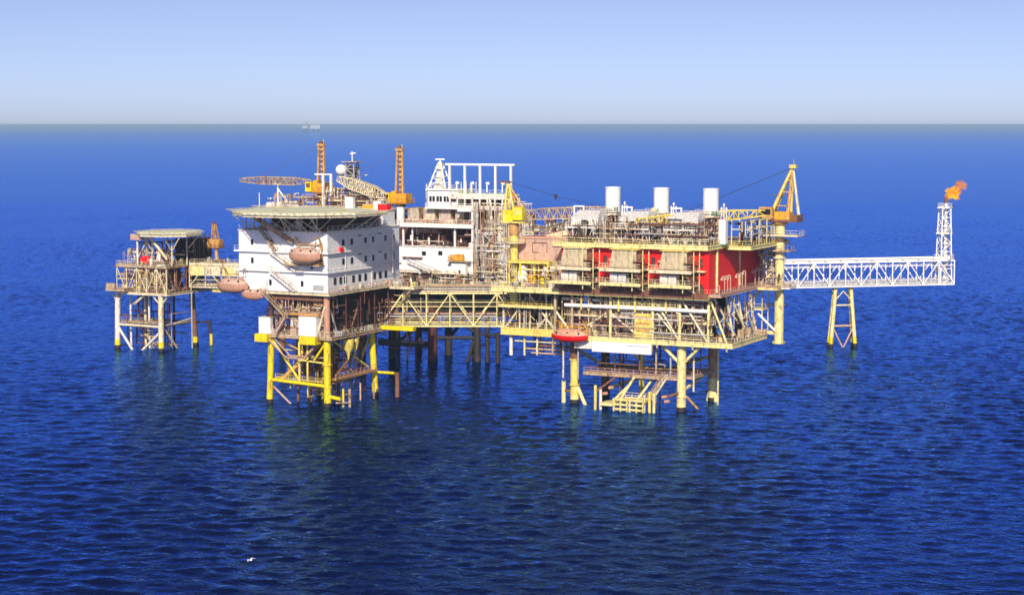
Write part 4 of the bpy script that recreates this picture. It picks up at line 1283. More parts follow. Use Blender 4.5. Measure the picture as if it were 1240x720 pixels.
# helideck gear
def firemon(x, y, lab, m):
    t = thing('fire_monitor', lab, 'fire monitor', (x, y, zh), 'equipment at the rear edge of the helideck')
    obj('stand', MB().tube((x, y, zh), (x, y, zh + 1.1), .18).box(x - .5, x + .5, y - .5, y + .5, zh, zh + .15), m, t)
    obj('nozzle', MB().tube((x, y, zh + 1.1), (x - .9, y - .6, zh + 1.7), .16, .1), m, t)
B_ = lambda lab, x0, x1, y0, y1, z0, z1, m, nm='equipment_locker', cat='locker': None
for (x0, x1, y0, y1, h, m, lab) in ((-205.5, -203.2, 347, 349, 1.3, 'red', 'red locker on the right edge of the big helideck'), (-208, -206.2, 349.5, 351, 1.8, 'white', 'white locker on the right edge of the big helideck'), (-212.6, -209.6, 352.4, 353.4, .9, 'orange', 'low orange locker at the rear of the big helideck'), (-217.5, -215.6, 353.2, 354.2, 2.4, 'white', 'tall white locker at the rear of the big helideck')):
    l_ = thing('equipment_locker', lab, 'locker', ((x0 + x1) / 2, (y0 + y1) / 2, zh), 'lockers around the helideck')
    B('body', m, l_, x0, x1, y0, y1, zh, zh + h)
    B('lid', 'grey', l_, x0 - .06, x1 + .06, y0 - .06, y1 + .06, zh + h, zh + h + .1)

# ------------------------------------------------------------------ wellhead platform (far left)
def build_wellhead():
    t = thing('wellhead_platform', 'small weathered beige platform on legs at the far left with rusty piped decks', 'oil platform', (-311, 405, 0))
    for x, y, bx, by, m in ((-318.0, 399.4, -318.2, 399, 'offwhite'), (-302.9, 398.4, -302.8, 398, 'ivory'), (-303.6, 413, -302.4, 413.4, 'rust'), (-319, 413, -319, 413.4, 'beige')):
        leg(t, x, y, 15, .75, m, 'yellow', bx=bx, by=by, sp=2.4)
    T('fender_post', 'yellow', t, (-299.8, 416.4, -1.5), (-299.8, 416.4, 3), .42)
    T('fender_post', 'dark', t, (-300, 416.3, 3), (-300.3, 416.3, 6.6), .42)
    BM('fender_bar', 'dark', t, (-300.3, 416.3, 6.3), (-303, 413.4, 6.3), .5)
    for i, (x, y, m, r_) in enumerate(((-315.8, 402, 'offwhite', .3), (-313.2, 405, 'ivory', .4), (-310.4, 403, 'offwhite', .3), (-308.6, 406, 'beige', .35), (-306.4, 402, 'rust', .3), (-311.8, 409, 'grey', .3), (-307.4, 410, 'dark', .3), (-304.6, 405, 'pink', .2), (-300, 408, 'grey', .22))):
        T('conductor', m, t, (x, y, -3), (x, y, 15), r_, n=10)
    for a, b, r_, m in (((-318, 399.3, 6.4), (-302.9, 398.3, 6.4), .36, 'ivory'), ((-302.9, 398.4, 6.6), (-303.4, 413, 6.6), .32, 'beige'), ((-318, 399.4, 6), (-319, 413, 6), .32, 'beige'),
                        ((-317.8, 399.2, 5.6), (-311.8, 398.6, -1.5), .36, 'offwhite'), ((-303.4, 398.3, 4.8), (-311, 398.5, -1.5), .36, 'offwhite'),
                        ((-303, 400, 5.6), (-303.2, 407, -1.5), .3, 'ivory'), ((-303.6, 413, 6.5), (-319, 413, 6.5), .3, 'rust'), ((-303, 404, 6.8), (-303.4, 412, 7.4), .22, 'offwhite'),
                        ((-318, 399.4, 12.4), (-319.6, 398.4, 15), .2, 'ivory'), ((-318, 399.4, 12.4), (-315.6, 398.6, 15), .2, 'ivory'), ((-302.9, 398.4, 12), (-300.4, 398.4, 15), .2, 'ivory'), ((-302.9, 398.4, 12), (-306, 398.4, 15), .2, 'ivory'),
                        ((-312, 399, 12.2), (-308, 398.6, 15), .3, 'ivory'), ((-313, 398.8, 11.8), (-309, 398.8, 14.6), .2, 'beige')):
        T('brace', m, t, a, b, r_, n=10)
    deck(t, -317, -304, 399.5, 403, 7.3, .3, 'beige', under=False)
    rail(t, [(-317, 399.6, 7.3), (-304, 399.6, 7.3)], 'beige')
    pipes(t, -318, -303, 399.5, 412, .5, 13.8, 30, 51, ['rust', 'beige', 'ivory', 'dark', 'maroon'], (.07, .18))
    # lower deck
    deck(t, -317.4, -300.2, 397.6, 420, 15.4, .6, 'ivory')
    deck(t, -319.2, -313, 395.8, 399.4, 16.4, .7, 'beige', under=False)
    B('wind_wall', 'beige', t, -318.8, -315.8, 395.7, 395.8, 16.4, 17.8)
    rail(t, [(-319.1, 395.9, 16.4), (-313, 395.9, 16.4)], 'pink')
    rail(t, [(-314.8, 397.7, 15.4), (-300.3, 397.7, 15.4), (-300.3, 420, 15.4)], 'beige')
    rail(t, [(-317.2, 397.7, 22.6), (-300.3, 397.7, 22.6), (-300.3, 420, 22.6)], 'ivory')
    rail(t, [(-317.2, 419.8, 22.6), (-317.2, 397.7, 22.6)], 'ivory')
    deck(t, -317.4, -300.2, 397.6, 420, 22.6, .5, 'beige')
    frame_bays(t, -317, -300.6, 397.9, 15.4, 22, 5, 'ivory', .3)
    frame_bays(t, -310, -300.6, 398.2, 15.4, 22, 3, 'beige', .26, alt=1)
    frame_bays(t, 398, 419.6, -300.6, 15.4, 22, 5, 'rust', .3, axis='y')
    B('shade_bulkhead', 'maroon', t, -316, -301.4, 405, 405.3, 15.4, 22)  # dark backing, the shade between decks is in its colour
    B('shade_bulkhead', 'dark', t, -304, -303.7, 411, 419, 15.4, 22)
    deck(t, -317, -312, 398.6, 404, 19, .25, 'cream', under=False)
    gear(t, -316.8, -301, 398.4, 408, 15.42, 26, 52)
    gear(t, -303, -300.8, 400, 419, 15.42, 10, 53, ['rust', 'maroon', 'beige', 'dark'])
    pipes(t, -316.8, -301, 398.3, 410, 15.6, 22, 44, 54, ['beige', 'ivory', 'rust', 'ochre', 'cream', 'pink'])
    pipes(t, -303, -300.5, 400, 419, 15.6, 22, 18, 55, ['rust', 'maroon', 'dark', 'beige'])
    clutter(t, -316.8, -301, 398, 401, 15.5, 22.2, 130, 107, ['beige', 'ivory', 'rust', 'ochre', 'cream', 'pink', 'maroon'])
    clutter(t, -316, -301, 398.6, 404, 22.7, 27, 70, 108, ['beige', 'ivory', 'rust', 'offwhite'])
    # top deck load
    gear(t, -316, -301.4, 398.6, 408, 22.62, 24, 56, ['rust', 'beige', 'grey', 'offwhite', 'pink', 'dark'])
    pipes(t, -311, -300.6, 399, 412, 22.7, 28.6, 26, 57, ['beige', 'dark', 'rust', 'ivory', 'maroon'])
    deck(t, -300.1, -293, 412, 420, 22.4, .5, 'ivory')
    gear(t, -300, -297, 412.5, 419, 22.42, 6, 58)
    return t
build_wellhead()
t = thing('equipment_stack', 'dark equipment module on the far left platform, right of its helideck', 'equipment module', (-303, 414, 22.6))
B('casing', 'dark', t, -306.5, -301, 410, 419, 22.7, 29.2)
for y in (411, 413, 415, 417):
    B('rib', 'rust', t, -301, -300.8, y, y + .3, 22.8, 29)
    T('vent_pipe', 'dark', t, (-302, y, 29.2), (-302, y, 30.2), .2, n=8)
rect_rail(t, -306.5, -301, 410, 419, 29.2, 'rust', 'fr')
t = thing('red_tank', 'small red tank on the top deck of the far left platform', 'tank', (-308.4, 399.8, 22.6))
obj('shell', MB().lathe((-309.6, 399.6, 24), [(.6, -.2), (1.1, 0), (1.1, 2.2), (.6, 2.5)], 16, 'x'), 'red', t, True)
B('saddle', 'rust', t, -309.4, -307.4, 399, 400.2, 22.62, 23)
t = thing('white_tank', 'white upright tank below the small green helideck at far left', 'tank', (-304.6, 400.4, 22.6))
obj('shell', MB().lathe((-304.4, 400.6, 22.6), [(1.1, 0), (1.1, 2.6), (.8, 3.2), (.2, 3.4)], 18), 'offwhite', t, True)
obj('manway', MB().lathe((-304.4, 399.6, 24), [(.35, -.3), (.35, .2)], 12, 'y'), 'grey', t, True)
cx2, cy2, z2 = -303.0, 402.5, 31.6
st = []
for a, b in (((-310.8, 399.4), (-309.1, 399)), ):
    pass
for x in (-306.2, -299.8):
    for y in (399.4, 406):
        st.append(((x, y, 22.6), (x, y, 31), .18, 'ivory'))
for (x, y, tx, ty) in ((-306.2, 399.4, -309.2, 398), (-299.8, 399.4, -296.0, 398), (-299.8, 399.4, -299.8, 395.6), (-306.2, 399.4, -306.2, 395.6), (-299.8, 406, -295.6, 406), (-299.8, 406, -296.6, 410)):
    st.append(((x, y, 26.6), (tx, ty, 30.8), .16, 'ivory'))
st.append(((-305.2, 396.6, 30.8), (-301.2, 399.2, 24.4), .4, 'ivory'))
helideck('small pale green helideck on posts above the far left platform', cx2, cy2, z2, 8.6, 22.6, st, net=.9)
t = thing('access_platform', 'small pink-and-white railed access platform left of the small helideck', 'access platform', (-310.2, 399, 22.6))
B('floor', 'pink', t, -312.4, -308.0, 398, 401.5, 29.4, 29.7)
B('wind_wall', 'pink', t, -312.3, -308.2, 397.95, 398.05, 29.7, 31)
T('post', 'offwhite', t, (-310.8, 399, 22.6), (-310.8, 399, 29.4), .28)
T('post', 'ivory', t, (-308.6, 400, 22.6), (-308.6, 400, 29.4), .16)
T('strut', 'ivory', t, (-310.8, 399, 24.4), (-308.4, 399.4, 28.6), .14)
rect_rail(t, -312.4, -308.0, 398, 401.5, 29.7, 'offwhite', 'flr')

def small_crane():
    t = thing('deck_crane', 'small orange deck crane on the right edge of the far left platform', 'crane', (-298.4, 414, 22.4))
    X, Y = -295.6, 413.6
    T('pedestal', 'ochre', t, (X, Y, 17), (X, Y, 26.8), .5)
    B('cab', 'ochre', t, X - 1.8, X + 1.6, Y - 1, Y + 1, 26.8, 29.2)
    B('winch', 'orange', t, X - 2.6, X - 1.8, Y - .7, Y + .7, 27, 28.4)
    obj('mast', lattice(MB(), (X - .4, Y, 29.2), (X - .6, Y, 33.2), 1.5, 1.5, 5, .2, .12, .7, .7), 'ochre', t)
    T('mast_head', 'rust', t, (X - 1.2, Y, 33.2), (X - .4, Y, 33.8), .3)
    rect_rail(t, X - 2.6, X + 2, Y - 1.6, Y + 1.6, 26.8, 'rust', 'fr')
small_crane()

# ------------------------------------------------------------------ truss bridges
def truss_bridge(label, a, b, w, h, n, mat, group='truss bridges linking the platforms', slant0=False, slant1=False, mid=(), t_=.34, floor='grate', cat='bridge', warren=True, name='truss_bridge'):
    a, b = Vector(a), Vector(b)
    t = thing(name, label, cat, a, group)
    d = (b - a)
    L = d.length
    d.normalize()
    s_ = Vector((d.y, -d.x, 0)).normalized() * (w / 2)      # towards the viewer side when going left to right
    U = Vector((0, 0, h))
    for k in (1, -1):
        BM('bottom_chord', mat, t, a + s_ * k, b + s_ * k, t_ * 1.15)
        ta = a + d * (L / n if slant0 else 0)
        tb = b - d * (L / n if slant1 else 0)
        BM('top_chord', mat, t, ta + s_ * k + U, tb + s_ * k + U, t_ * 1.15)
        for i in range(n + 1):
            p = a + d * (L * i / n) + s_ * k
            up_ok = not ((slant0 and i == 0) or (slant1 and i == n))
            if up_ok: BM('post', mat, t, p, p + U, t_ * .8)
            if i < n:
                q = a + d * (L * (i + 1) / n) + s_ * k
                if slant0 and i == 0: BM('diagonal', mat, t, p, q + U, t_ * .8)
                elif slant1 and i == n - 1: BM('diagonal', mat, t, p + U, q, t_ * .8)
                elif i % 2: BM('diagonal', mat, t, p + U, q, t_ * .7)
                else: BM('diagonal', mat, t, p, q + U, t_ * .7)
        for m_ in mid:
            BM('side_rail', mat, t, a + s_ * k + Vector((0, 0, m_)) + d * (.3 * L / n), b + s_ * k + Vector((0, 0, m_)), t_ * .5)
    for i in range(n + 1):
        p = a + d * (L * i / n)
        BM('cross_beam', mat, t, p + s_, p - s_, t_ * .7)
        if 0 < i < n: BM('cross_beam', mat, t, p + s_ + U, p - s_ + U, t_ * .7)
    BM('walkway', floor, t, a + Vector((0, 0, .35)), b + Vector((0, 0, .35)), w * .7, .12)
    for k in (1, -1):
        rail(t, [a + s_ * k * .68 + Vector((0, 0, .4)), b + s_ * k * .68 + Vector((0, 0, .4))], mat, sp=2.2)
    return t, a, b, d, s_, U

A, Bb = (-213.0, 360.6, 15.0), (-184.6, 374.6, 15.0)
t, a, b, d, s_, U = truss_bridge('cream truss bridge between the white block platform and the red-walled platform', A, Bb, 5, 7.4, 6, 'cream', slant0=True, mid=(4.4, 5.6 - .2))
L = (b - a).length
BM('top_deck', 'beige', t, a + d * (L / 6) + U + Vector((0, 0, .3)), b + U + Vector((0, 0, .3)), 5.2, .15)
rail(t, [a + d * (L / 6) + s_ + U + Vector((0, 0, .4)), b + s_ + U + Vector((0, 0, .4))], 'ivory', sp=1.4)
rail(t, [a + d * (L / 6) - s_ + U + Vector((0, 0, .4)), b - s_ + U + Vector((0, 0, .4))], 'ivory', sp=1.4)
for i in range(5):
    o_ = s_ * (-.7 + i * .35)
    zz = .9 + (i % 2) * .5
    T('pipe', ['offwhite', 'beige', 'ivory', 'rust', 'grey'][i], t, a + d * (L / 5) + o_ + U + Vector((0, 0, zz)), b + o_ + U + Vector((0, 0, zz)), .18 + .05 * (i % 3), n=8)
    T('pipe', ['beige', 'rust', 'ivory', 'pink', 'grey'][i], t, a + d * 1 + o_ + Vector((0, 0, 1.2 + zz)), b + o_ + Vector((0, 0, 1.2 + zz)), .16, n=8)

t, a, b, d, s_, U = truss_bridge('short cream bridge from the far left platform to the white block', (-300, 409.5, 16.6), (-274, 409.5, 17.0), 4.4, 6, 5, 'ivory', t_=.32, mid=(2,))
for i in range(5):
    p = a + d * ((b - a).length * i / 5 + .3)
    q = a + d * ((b - a).length * (i + 1) / 5 - .3)
    BM('side_panel', 'ivory' if i % 2 else 'cream', t, p + s_ * 1.04 + Vector((0, 0, 4.4)), q + s_ * 1.04 + Vector((0, 0, 4.4)), .08, 2.6)
BM('top_deck', 'ivory', t, a + U + Vector((0, 0, .3)), b + U + Vector((0, 0, .3)), 4.6, .2)
rail(t, [a + s_ + U + Vector((0, 0, .4)), b + s_ + U + Vector((0, 0, .4))], 'ivory', sp=1.6)
gear(t, a.x + 1, b.x - 1, 408.5, 410.5, 23.1, 10, 71, ['dark', 'rust', 'grey', 'maroon', 'beige'], hs=(.7, 2.0))

fa, fb = Vector((-211.4, 436.7, 16.2)), Vector((-119.6, 510.8, 16.5))
t, a, b, d, s_, U = truss_bridge('long white flare bridge running out to the right over open sea', fa, fb, 4.6, 6.5, 26, 'white', t_=.36, floor='steel', mid=(5.2,))
L = (b - a).length
T('flare_line', 'white', t, a + U + Vector((0, 0, .7)), b + U + Vector((0, 0, .7)), .34)
T('pipe', 'ltgrey', t, a + s_ * .4 + Vector((0, 0, 1.2)), b + s_ * .4 + Vector((0, 0, 1.2)), .26)
T('pipe', 'steel', t, a - s_ * .4 + Vector((0, 0, 1.1)), b - s_ * .4 + Vector((0, 0, 1.1)), .2)
# bridge support
cs = a + d * ((-145.8 - a.x) / d.x)
t = thing('bridge_support', 'pale yellow four-legged steel support standing in the sea under the flare bridge', 'support tower', (cs.x, cs.y, 0))
e = d * 2.2
legs = []
for i, k in ((-1, 1), (1, 1), (-1, -1), (1, -1)):
    vd = Vector((-math.sin(R(YAW)), math.cos(R(YAW)), 0))
    top = cs + Vector((1.6, 1.3, 0)) + e * (i * 1.0) - vd * k * .9
    bot = cs + Vector((1.6, 1.3, 0)) + e * (i * 1.75) - vd * k * 2.0
    legs.append((top, bot))
    leg(t, top.x, top.y, 16, .52, 'cream', 'yellow', bx=bot.x, by=bot.y, sp=2.6)
def lp(l_, z):
    f_ = (z + 4) / 19.2
    return Vector((l_[1].x + (l_[0].x - l_[1].x) * f_, l_[1].y + (l_[0].y - l_[1].y) * f_, z))
for (i, j) in ((0, 1), (0, 2), (1, 3)):
    T('brace', 'ivory', t, lp(legs[i], 11.2), lp(legs[j], 11.2), .24)
    T('brace', 'pink', t, lp(legs[i], 5.6), lp(legs[j], 5.6), .3)
    m_ = lp(legs[i], -.5).lerp(lp(legs[j], -.5), .5)
    T('brace', 'pink', t, lp(legs[i], 5.4), m_, .22)
    T('brace', 'pink', t, lp(legs[j], 5.4), m_, .22)
    m_ = lp(legs[i], 15).lerp(lp(legs[j], 15), .5)
    T('brace', 'ivory', t, lp(legs[i], 12.5), m_, .16)
    T('brace', 'ivory', t, lp(legs[j], 12.5), m_, .16)
# flare tower
ft = b - d * 2.1
t = thing('flare_tower', 'white lattice flare tower with platforms at the far end of the bridge', 'flare tower', (ft.x, ft.y, 15.7))
obj('lattice', lattice(MB(), (ft.x, ft.y, 16), (ft.x, ft.y, 37), 3.4, 3.4, 9, .3, .17, 2.4, 2.4, up=(d.x, d.y, 0)), 'white', t)
T('flare_pipe', 'white', t, (ft.x + .3, ft.y, 16), (ft.x + .3, ft.y, 38.6), .42)
T('flare_tip', 'rust', t, (ft.x + .3, ft.y, 38.6), (ft.x + .3, ft.y, 39.9), .5, .62)
T('pilot_line', 'ltgrey', t, (ft.x - .7, ft.y - .4, 16), (ft.x - .7, ft.y - .4, 38), .15)
for z, r_ in ((23.2, 2.3), (30.2, 1.9), (37.2, 1.7)):
    B('platform', 'white', t, ft.x - r_, ft.x + r_, ft.y - r_, ft.y + r_, z, z + .18)
    rect_rail(t, ft.x - r_, ft.x + r_, ft.y - r_, ft.y + r_, z + .18, 'white', 'flrb')
mb = MB()
for k in (-.3, .3): mb.beam((ft.x + 2.0, ft.y + k, 22.5), (ft.x + 1.7, ft.y + k, 37.2), .08)
for i in range(36): mb.beam((ft.x + 2.0 - i * .0083, ft.y - .3, 22.8 + i * .4), (ft.x + 2.0 - i * .0083, ft.y + .3, 22.8 + i * .4), .05)
obj('ladder', mb, 'offwhite', t)

def flame():
    mb_y, mb_o = [], []
    def blob(cx, cy, cz, r, seed, sx=1.0, sz=1.0):
        import bmesh
        from mathutils import noise
        bm = bmesh.new()
        bmesh.ops.create_icosphere(bm, subdivisions=4, radius=1)
        for v in bm.verts:
            n_ = noise.fractal(v.co * 1.6 + Vector((seed, 0, 0)), 1.0, 2.0, 4)
            k = r * (1 + .75 * n_)
            v.co = Vector((v.co.x * k * sx, v.co.y * k * sx, v.co.z * k * sz))
        vs = [(v.co.x + cx, v.co.y + cy, v.co.z + cz) for v in bm.verts]
        fs = [tuple(v.index for v in f.verts) for f in bm.faces]
        bm.free()
        return MB().add(vs, fs)
    def fm(name, lo, hi, st):
        m = bpy.data.materials.new(name)
        m.use_nodes = True
        n = m.node_tree
        n.nodes.clear()
        tc = n.nodes.new('ShaderNodeTexCoord')
        nz = n.nodes.new('ShaderNodeTexNoise')
        nz.inputs['Scale'].default_value = .9
        n.links.new(tc.outputs['Object'], nz.inputs['Vector'])
        cr = n.nodes.new('ShaderNodeValToRGB')
        cr.color_ramp.elements[0].position = .38
        cr.color_ramp.elements[1].position = .62
        cr.color_ramp.elements[0].color = (*lo, 1)
        cr.color_ramp.elements[1].color = (*hi, 1)
        n.links.new(nz.outputs[0], cr.inputs[0])
        em = n.nodes.new('ShaderNodeEmission')
        em.inputs[1].default_value = st
        n.links.new(cr.outputs[0], em.inputs[0])
        o_ = n.nodes.new('ShaderNodeOutputMaterial')
        ab = n.nodes.new('ShaderNodeVolumeAbsorption')
        ab.inputs['Color'].default_value = (0, 0, 0, 1)
        ab.inputs['Density'].default_value = 1.6
        ad = n.nodes.new('ShaderNodeAddShader')
        n.links.new(em.outputs[0], ad.inputs[0])
        n.links.new(ab.outputs[0], ad.inputs[1])
        n.links.new(ad.outputs[0], o_.inputs['Volume'])
        return m
    fx, fy = ft.x + 1.0, ft.y + .5
    rx, ry = math.cos(R(YAW)), math.sin(R(YAW))      # downwind direction
    t = thing('gas_flame', 'yellow-orange gas flame blowing right from the flare tower tip', 'flame', (fx, fy, 39.9))
    obj('flame_core', blob(fx + rx * .9, fy + ry * .9, 41.2, 1.5, 3.3, 1.25), fm('flame_yellow', (1, .25, .01), (1, .62, .04), 1.6), t, True)
    obj('flame_root', blob(fx - rx * .4, fy - ry * .4, 40.4, .7, 5.1), fm('flame_root', (.6, .12, .02), (1, .4, .04), 1.3), t, True)
    obj('flame_lick', blob(fx + rx * 3.0, fy + ry * 3.0, 43.4, 1.35, 9.7), fm('flame_orange', (.7, .2, .07), (.95, .38, .17), 1.35), t, True)
    obj('flame_lick', blob(fx + rx * 2.2, fy + ry * 2.2, 42.2, 1.0, 6.1), fm('flame_mid', (.9, .2, .02), (1, .45, .05), 1.5), t, True)
flame()

# ------------------------------------------------------------------ process platform and drilling platform (behind)
def build_process():
    t = thing('process_platform', 'crowded grey-beige process platform with jacket coloured dark as shade, behind the cream truss bridge', 'oil platform', (-220, 422, 0))
    for x, y, r_, m in ((-228, 412, 1.25, 'maroon'), (-240, 412, .9, 'dark'), (-217.8, 417, .9, 'dark'), (-215.2, 417.6, .6, 'dark'), (-231, 426, 1.0, 'dark'), (-222, 424, .9, 'dark'), (-240, 426, .9, 'dark')):  # legs, braces and risers coloured dark for the shade under the deck
        leg(t, x, y, 20, r_, m, None)
    T('fender_post', 'dark', t, (-211.6, 416.4, -2), (-211.6, 416.4, 7.6), .6)
    BM('fender_bar', 'dark', t, (-211.8, 416.4, 7), (-217, 417, 7), .6)
    for a, b in (((-228, 412, 6), (-217.8, 417, 6)), ((-240, 412, 8), (-228, 412, 8)), ((-228, 412, 16), (-217.8, 417, 7)), ((-240, 412, 3), (-228, 412, 12)), ((-220.8, 416, -2), (-217.8, 417, 8)), ((-231, 426, 4), (-222, 424, 14))):
        T('brace', 'dark', t, a, b, .45)
    for i, x in enumerate((-244, -237, -234.6, -232)):
        T('riser', ['rust', 'dark', 'beige', 'maroon'][i], t, (x, 410.5, -2), (x, 410.5, 19), .28, n=8)
    deck(t, -246, -229.5, 406, 412, 10.6, .5, 'pink', 'rust')
    rail(t, [(-246, 406.1, 10.6), (-229.6, 406.1, 10.6)], 'beige')
    BM('brace', 'dark', t, (-228, 412, 9), (-240, 412, 9), .9)
    B('boat_bumper', 'dark', t, -243, -229, 410, 411.5, 3.6, 5)
    gear(t, -245, -230, 406.6, 411, 10.62, 16, 61, ['rust', 'maroon', 'pink', 'beige', 'dark'])
    pipes(t, -246, -229, 406.5, 416, 3, 18.6, 30, 62, ['rust', 'maroon', 'dark', 'pink', 'beige'])
    # main deck
    deck(t, -242, -196, 404, 442, 20.4, .9, 'beige')
    clutter(t, -213, -196.5, 404.4, 407, 20.6, 41, 200, 109, ['beige', 'pink', 'offwhite', 'rust', 'grey', 'ivory', 'ltgrey', 'white'])
    clutter(t, -241, -213, 404.3, 406, 20.5, 24, 40, 110, ['dark', 'rust', 'beige', 'ivory', 'offwhite'])
    clutter(t, -245, -229, 405, 410, 3, 18, 30, 111, ['rust', 'maroon', 'pink', 'beige'])
    rail(t, [(-242, 404.1, 20.4), (-196.2, 404.1, 20.4), (-196.2, 442, 20.4)], 'ivory')
    B('shade_bulkhead', 'dark', t, -240, -198, 413, 413.4, 12.5, 19.4)  # near-black sheet painted as shade beneath the main deck
    gear(t, -240, -197, 404.6, 407.6, 20.42, 46, 63, ['rust', 'beige', 'dark', 'pink', 'offwhite', 'ivory', 'grey'])
    pipes(t, -212, -196.5, 405, 416, 20.6, 34, 62, 64, ['beige', 'pink', 'offwhite', 'rust', 'grey', 'ivory', 'ltgrey'], (.1, .3), .65)
    pipes(t, -241, -213, 404.4, 407.4, 20.6, 22.8, 18, 65, ['dark', 'rust', 'beige', 'maroon'])
    deck(t, -212.5, -196.5, 408, 425, 27.5, .35, 'ivory')
    rail(t, [(-212.4, 408.1, 27.5), (-196.6, 408.1, 27.5)], 'ivory')
    gear(t, -212, -197, 408.5, 412, 27.52, 16, 66)
    deck(t, -212.5, -196.5, 409, 425, 34.5, .35, 'offwhite')
    rail(t, [(-212.4, 409.1, 34.5), (-196.6, 409.1, 34.5)], 'ivory')
    gear(t, -212, -197, 409.5, 412, 34.52, 16, 67, ['offwhite', 'grey', 'pink', 'dark', 'beige'])
    B('shade_bulkhead', 'dark', t, -211, -203, 420, 420.4, 20.5, 38)
    return t
pp = build_process()

t = thing('white_module', 'white steel module with sloping stair and small square windows, behind the cream bridge', 'module', (-224, 412, 21))
B('wall', 'white', t, -234.6, -213.4, 407.8, 420, 22.6, 29.4)
B('parapet', 'offwhite', t, -234.8, -213.2, 407.6, 420.2, 29.4, 29.65)
for x, z in ((-228.6, 27.3), (-223.9, 27.5)):
    f = B('window', 'dark', t, x, x + 1.1, 407.65, 407.79, z, z + 1.0)
    B('pane', 'glass', f, x + .1, x + 1.0, 407.6, 407.65, z + .1, z + .9)
B('ledge', 'rust', t, -234, -228.4, 406.9, 407.79, 26.6, 26.8)
stairs(t, (-224.5, 407.2, 22.9), (-232.5, 407.2, 25.6), .9, 'ltgrey')
for x in (-219.6, -217, -214.4): B('stiffener', 'offwhite', t, x, x + .12, 407.65, 407.79, 22.8, 29.2)
B('annex', 'white', t, -219.4, -215.4, 406.2, 407.7, 22.8, 25.6)
for x in (-234.2, -229, -224, -219, -214): T('support_post', 'rust', t, (x, 408.4, 20.45), (x, 408.4, 22.6), .22, n=8)
t = thing('orange_pump_set', 'orange pump set on a shelf at the right of the white module', 'pump set', (-218.5, 407, 26.6))
B('shelf', 'beige', t, -220.6, -214.2, 405.8, 407.6, 26.1, 26.3)
gear(t, -220.2, -215, 406.2, 407, 26.32, 6, 72, ['orange', 'ochre', 'orange'], hs=(1.0, 1.8))

t = thing('open_machine_hall', 'open dark machinery hall with white columns above the white module', 'machine hall', (-224, 414, 29.7))
B('back_wall', 'maroon', t, -241, -213.4, 414, 414.3, 29.7, 34.4)
for x in (-234.2, -231.6, -219.4, -213.6):
    BM('column', 'white', t, (x, 408.2, 29.7), (x, 408.2, 34.4), .45 if x != -231.6 else .3)
gear(t, -233.6, -214.2, 408.8, 412.4, 29.7, 26, 73, ['maroon', 'pink', 'dark', 'offwhite', 'rust', 'greenp', 'white'], hs=(.9, 2.6))
pipes(t, -233.6, -214, 409, 413.6, 30, 34.2, 22, 74, ['maroon', 'pink', 'rust', 'dark', 'offwhite'])
B('roof_slab', 'white', t, -235.2, -213, 406.8, 422, 34.4, 35.3)
rail(t, [(-235.1, 406.9, 35.3), (-213.1, 406.9, 35.3)], 'offwhite')
BM('side_frame', 'white', t, (-213.8, 407.6, 20.5), (-213.8, 407.6, 38.9), .9)
BM('side_frame', 'white', t, (-218.2, 407.6, 39.0), (-213.4, 407.6, 39.0), .9)

for i, x0 in enumerate((-234.2, -229.6, -225.2, -220.6, -216.6)):
    wds = (3.3, 3.2, 3.4, 2.6, 2.2)[i]
    t = thing('louvre_house', ('beige slatted air-cooler house, leftmost of the row of five', 'beige slatted air-cooler house, second from the left of five', 'beige slatted air-cooler house, middle of the row of five', 'beige slatted air-cooler house, second from the right of five', 'beige slatted air-cooler house, rightmost of the row of five')[i], 'air cooler', (x0 + wds / 2, 412, 35.3), 'slatted air-cooler houses on the white slab')
    B('casing', ('beige', 'ivory', 'pink', 'beige', 'grey')[i], t, x0, x0 + wds, 410.4, 416, 35.35, 39.0)
    mb = MB()
    for k in range(10): mb.box(x0 + .1, x0 + wds - .1, 410.28, 410.39, 35.6 + k * .33, 35.72 + k * .33)
    obj('louvre', mb, 'offwhite', t)
gear(pp, -234, -214, 407.4, 409.8, 35.32, 18, 75, ['pink', 'rust', 'ivory', 'beige', 'salmon'], hs=(.6, 1.4))
B('equipment_backdrop', 'dark', pp, -235, -213.4, 417, 417.3, 35.35, 39)

def control_room():
    t = thing('control_room', 'white control room with a row of paired dark windows, high on the process platform', 'control room', (-223, 413, 39))
    x0, x1, y0 = -228.2, -219.4, 410
    B('wall', 'white', t, x0, x1, y0, 418, 39.05, 43.6)
    B('roof', 'white', t, x0 - .4, x1 + .4, y0 - .4, 418.4, 43.6, 43.85)
    B('base_slab', 'white', t, -228.2, -213.6, 408.4, 419, 38.95 + .06, 39.3)
    for i in range(3):
        for k in range(2):
            x = x0 + .5 + i * 2.05 + k * .9
            f = B('window', 'ltgrey', t, x, x + .8, y0 - .1, y0, 40.7, 42.2)
            B('pane', 'glass', f, x + .08, x + .72, y0 - .14, y0 - .1, 40.8, 42.1)
    for k in range(3):
        x = x0 + 6.6 + k * .72
        f = B('window', 'ltgrey', t, x, x + .56, y0 - .1, y0, 40.7, 42.2)
        B('pane', 'glass', f, x + .08, x + .48, y0 - .14, y0 - .1, 40.8, 42.1)
    rail(t, [(-228, 408.5, 39.3), (-213.8, 408.5, 39.3)], 'white')
    rail(t, [(x0, y0 - .2, 43.85), (x1, y0 - .2, 43.85)], 'offwhite')
control_room()
t = thing('radar_mast', 'white pyramid-shaped radar mast with scanner on the control room roof', 'mast', (-222.4, 413, 43.8))
X, Y = -226.2, 413
mb = MB()
for i, j in ((-1, -1), (1, -1), (1, 1), (-1, 1)):
    mb.beam((X + i * 2.5, Y + j * 1.8, 43.85), (X + i * .5, Y + j * .5, 50), .3)
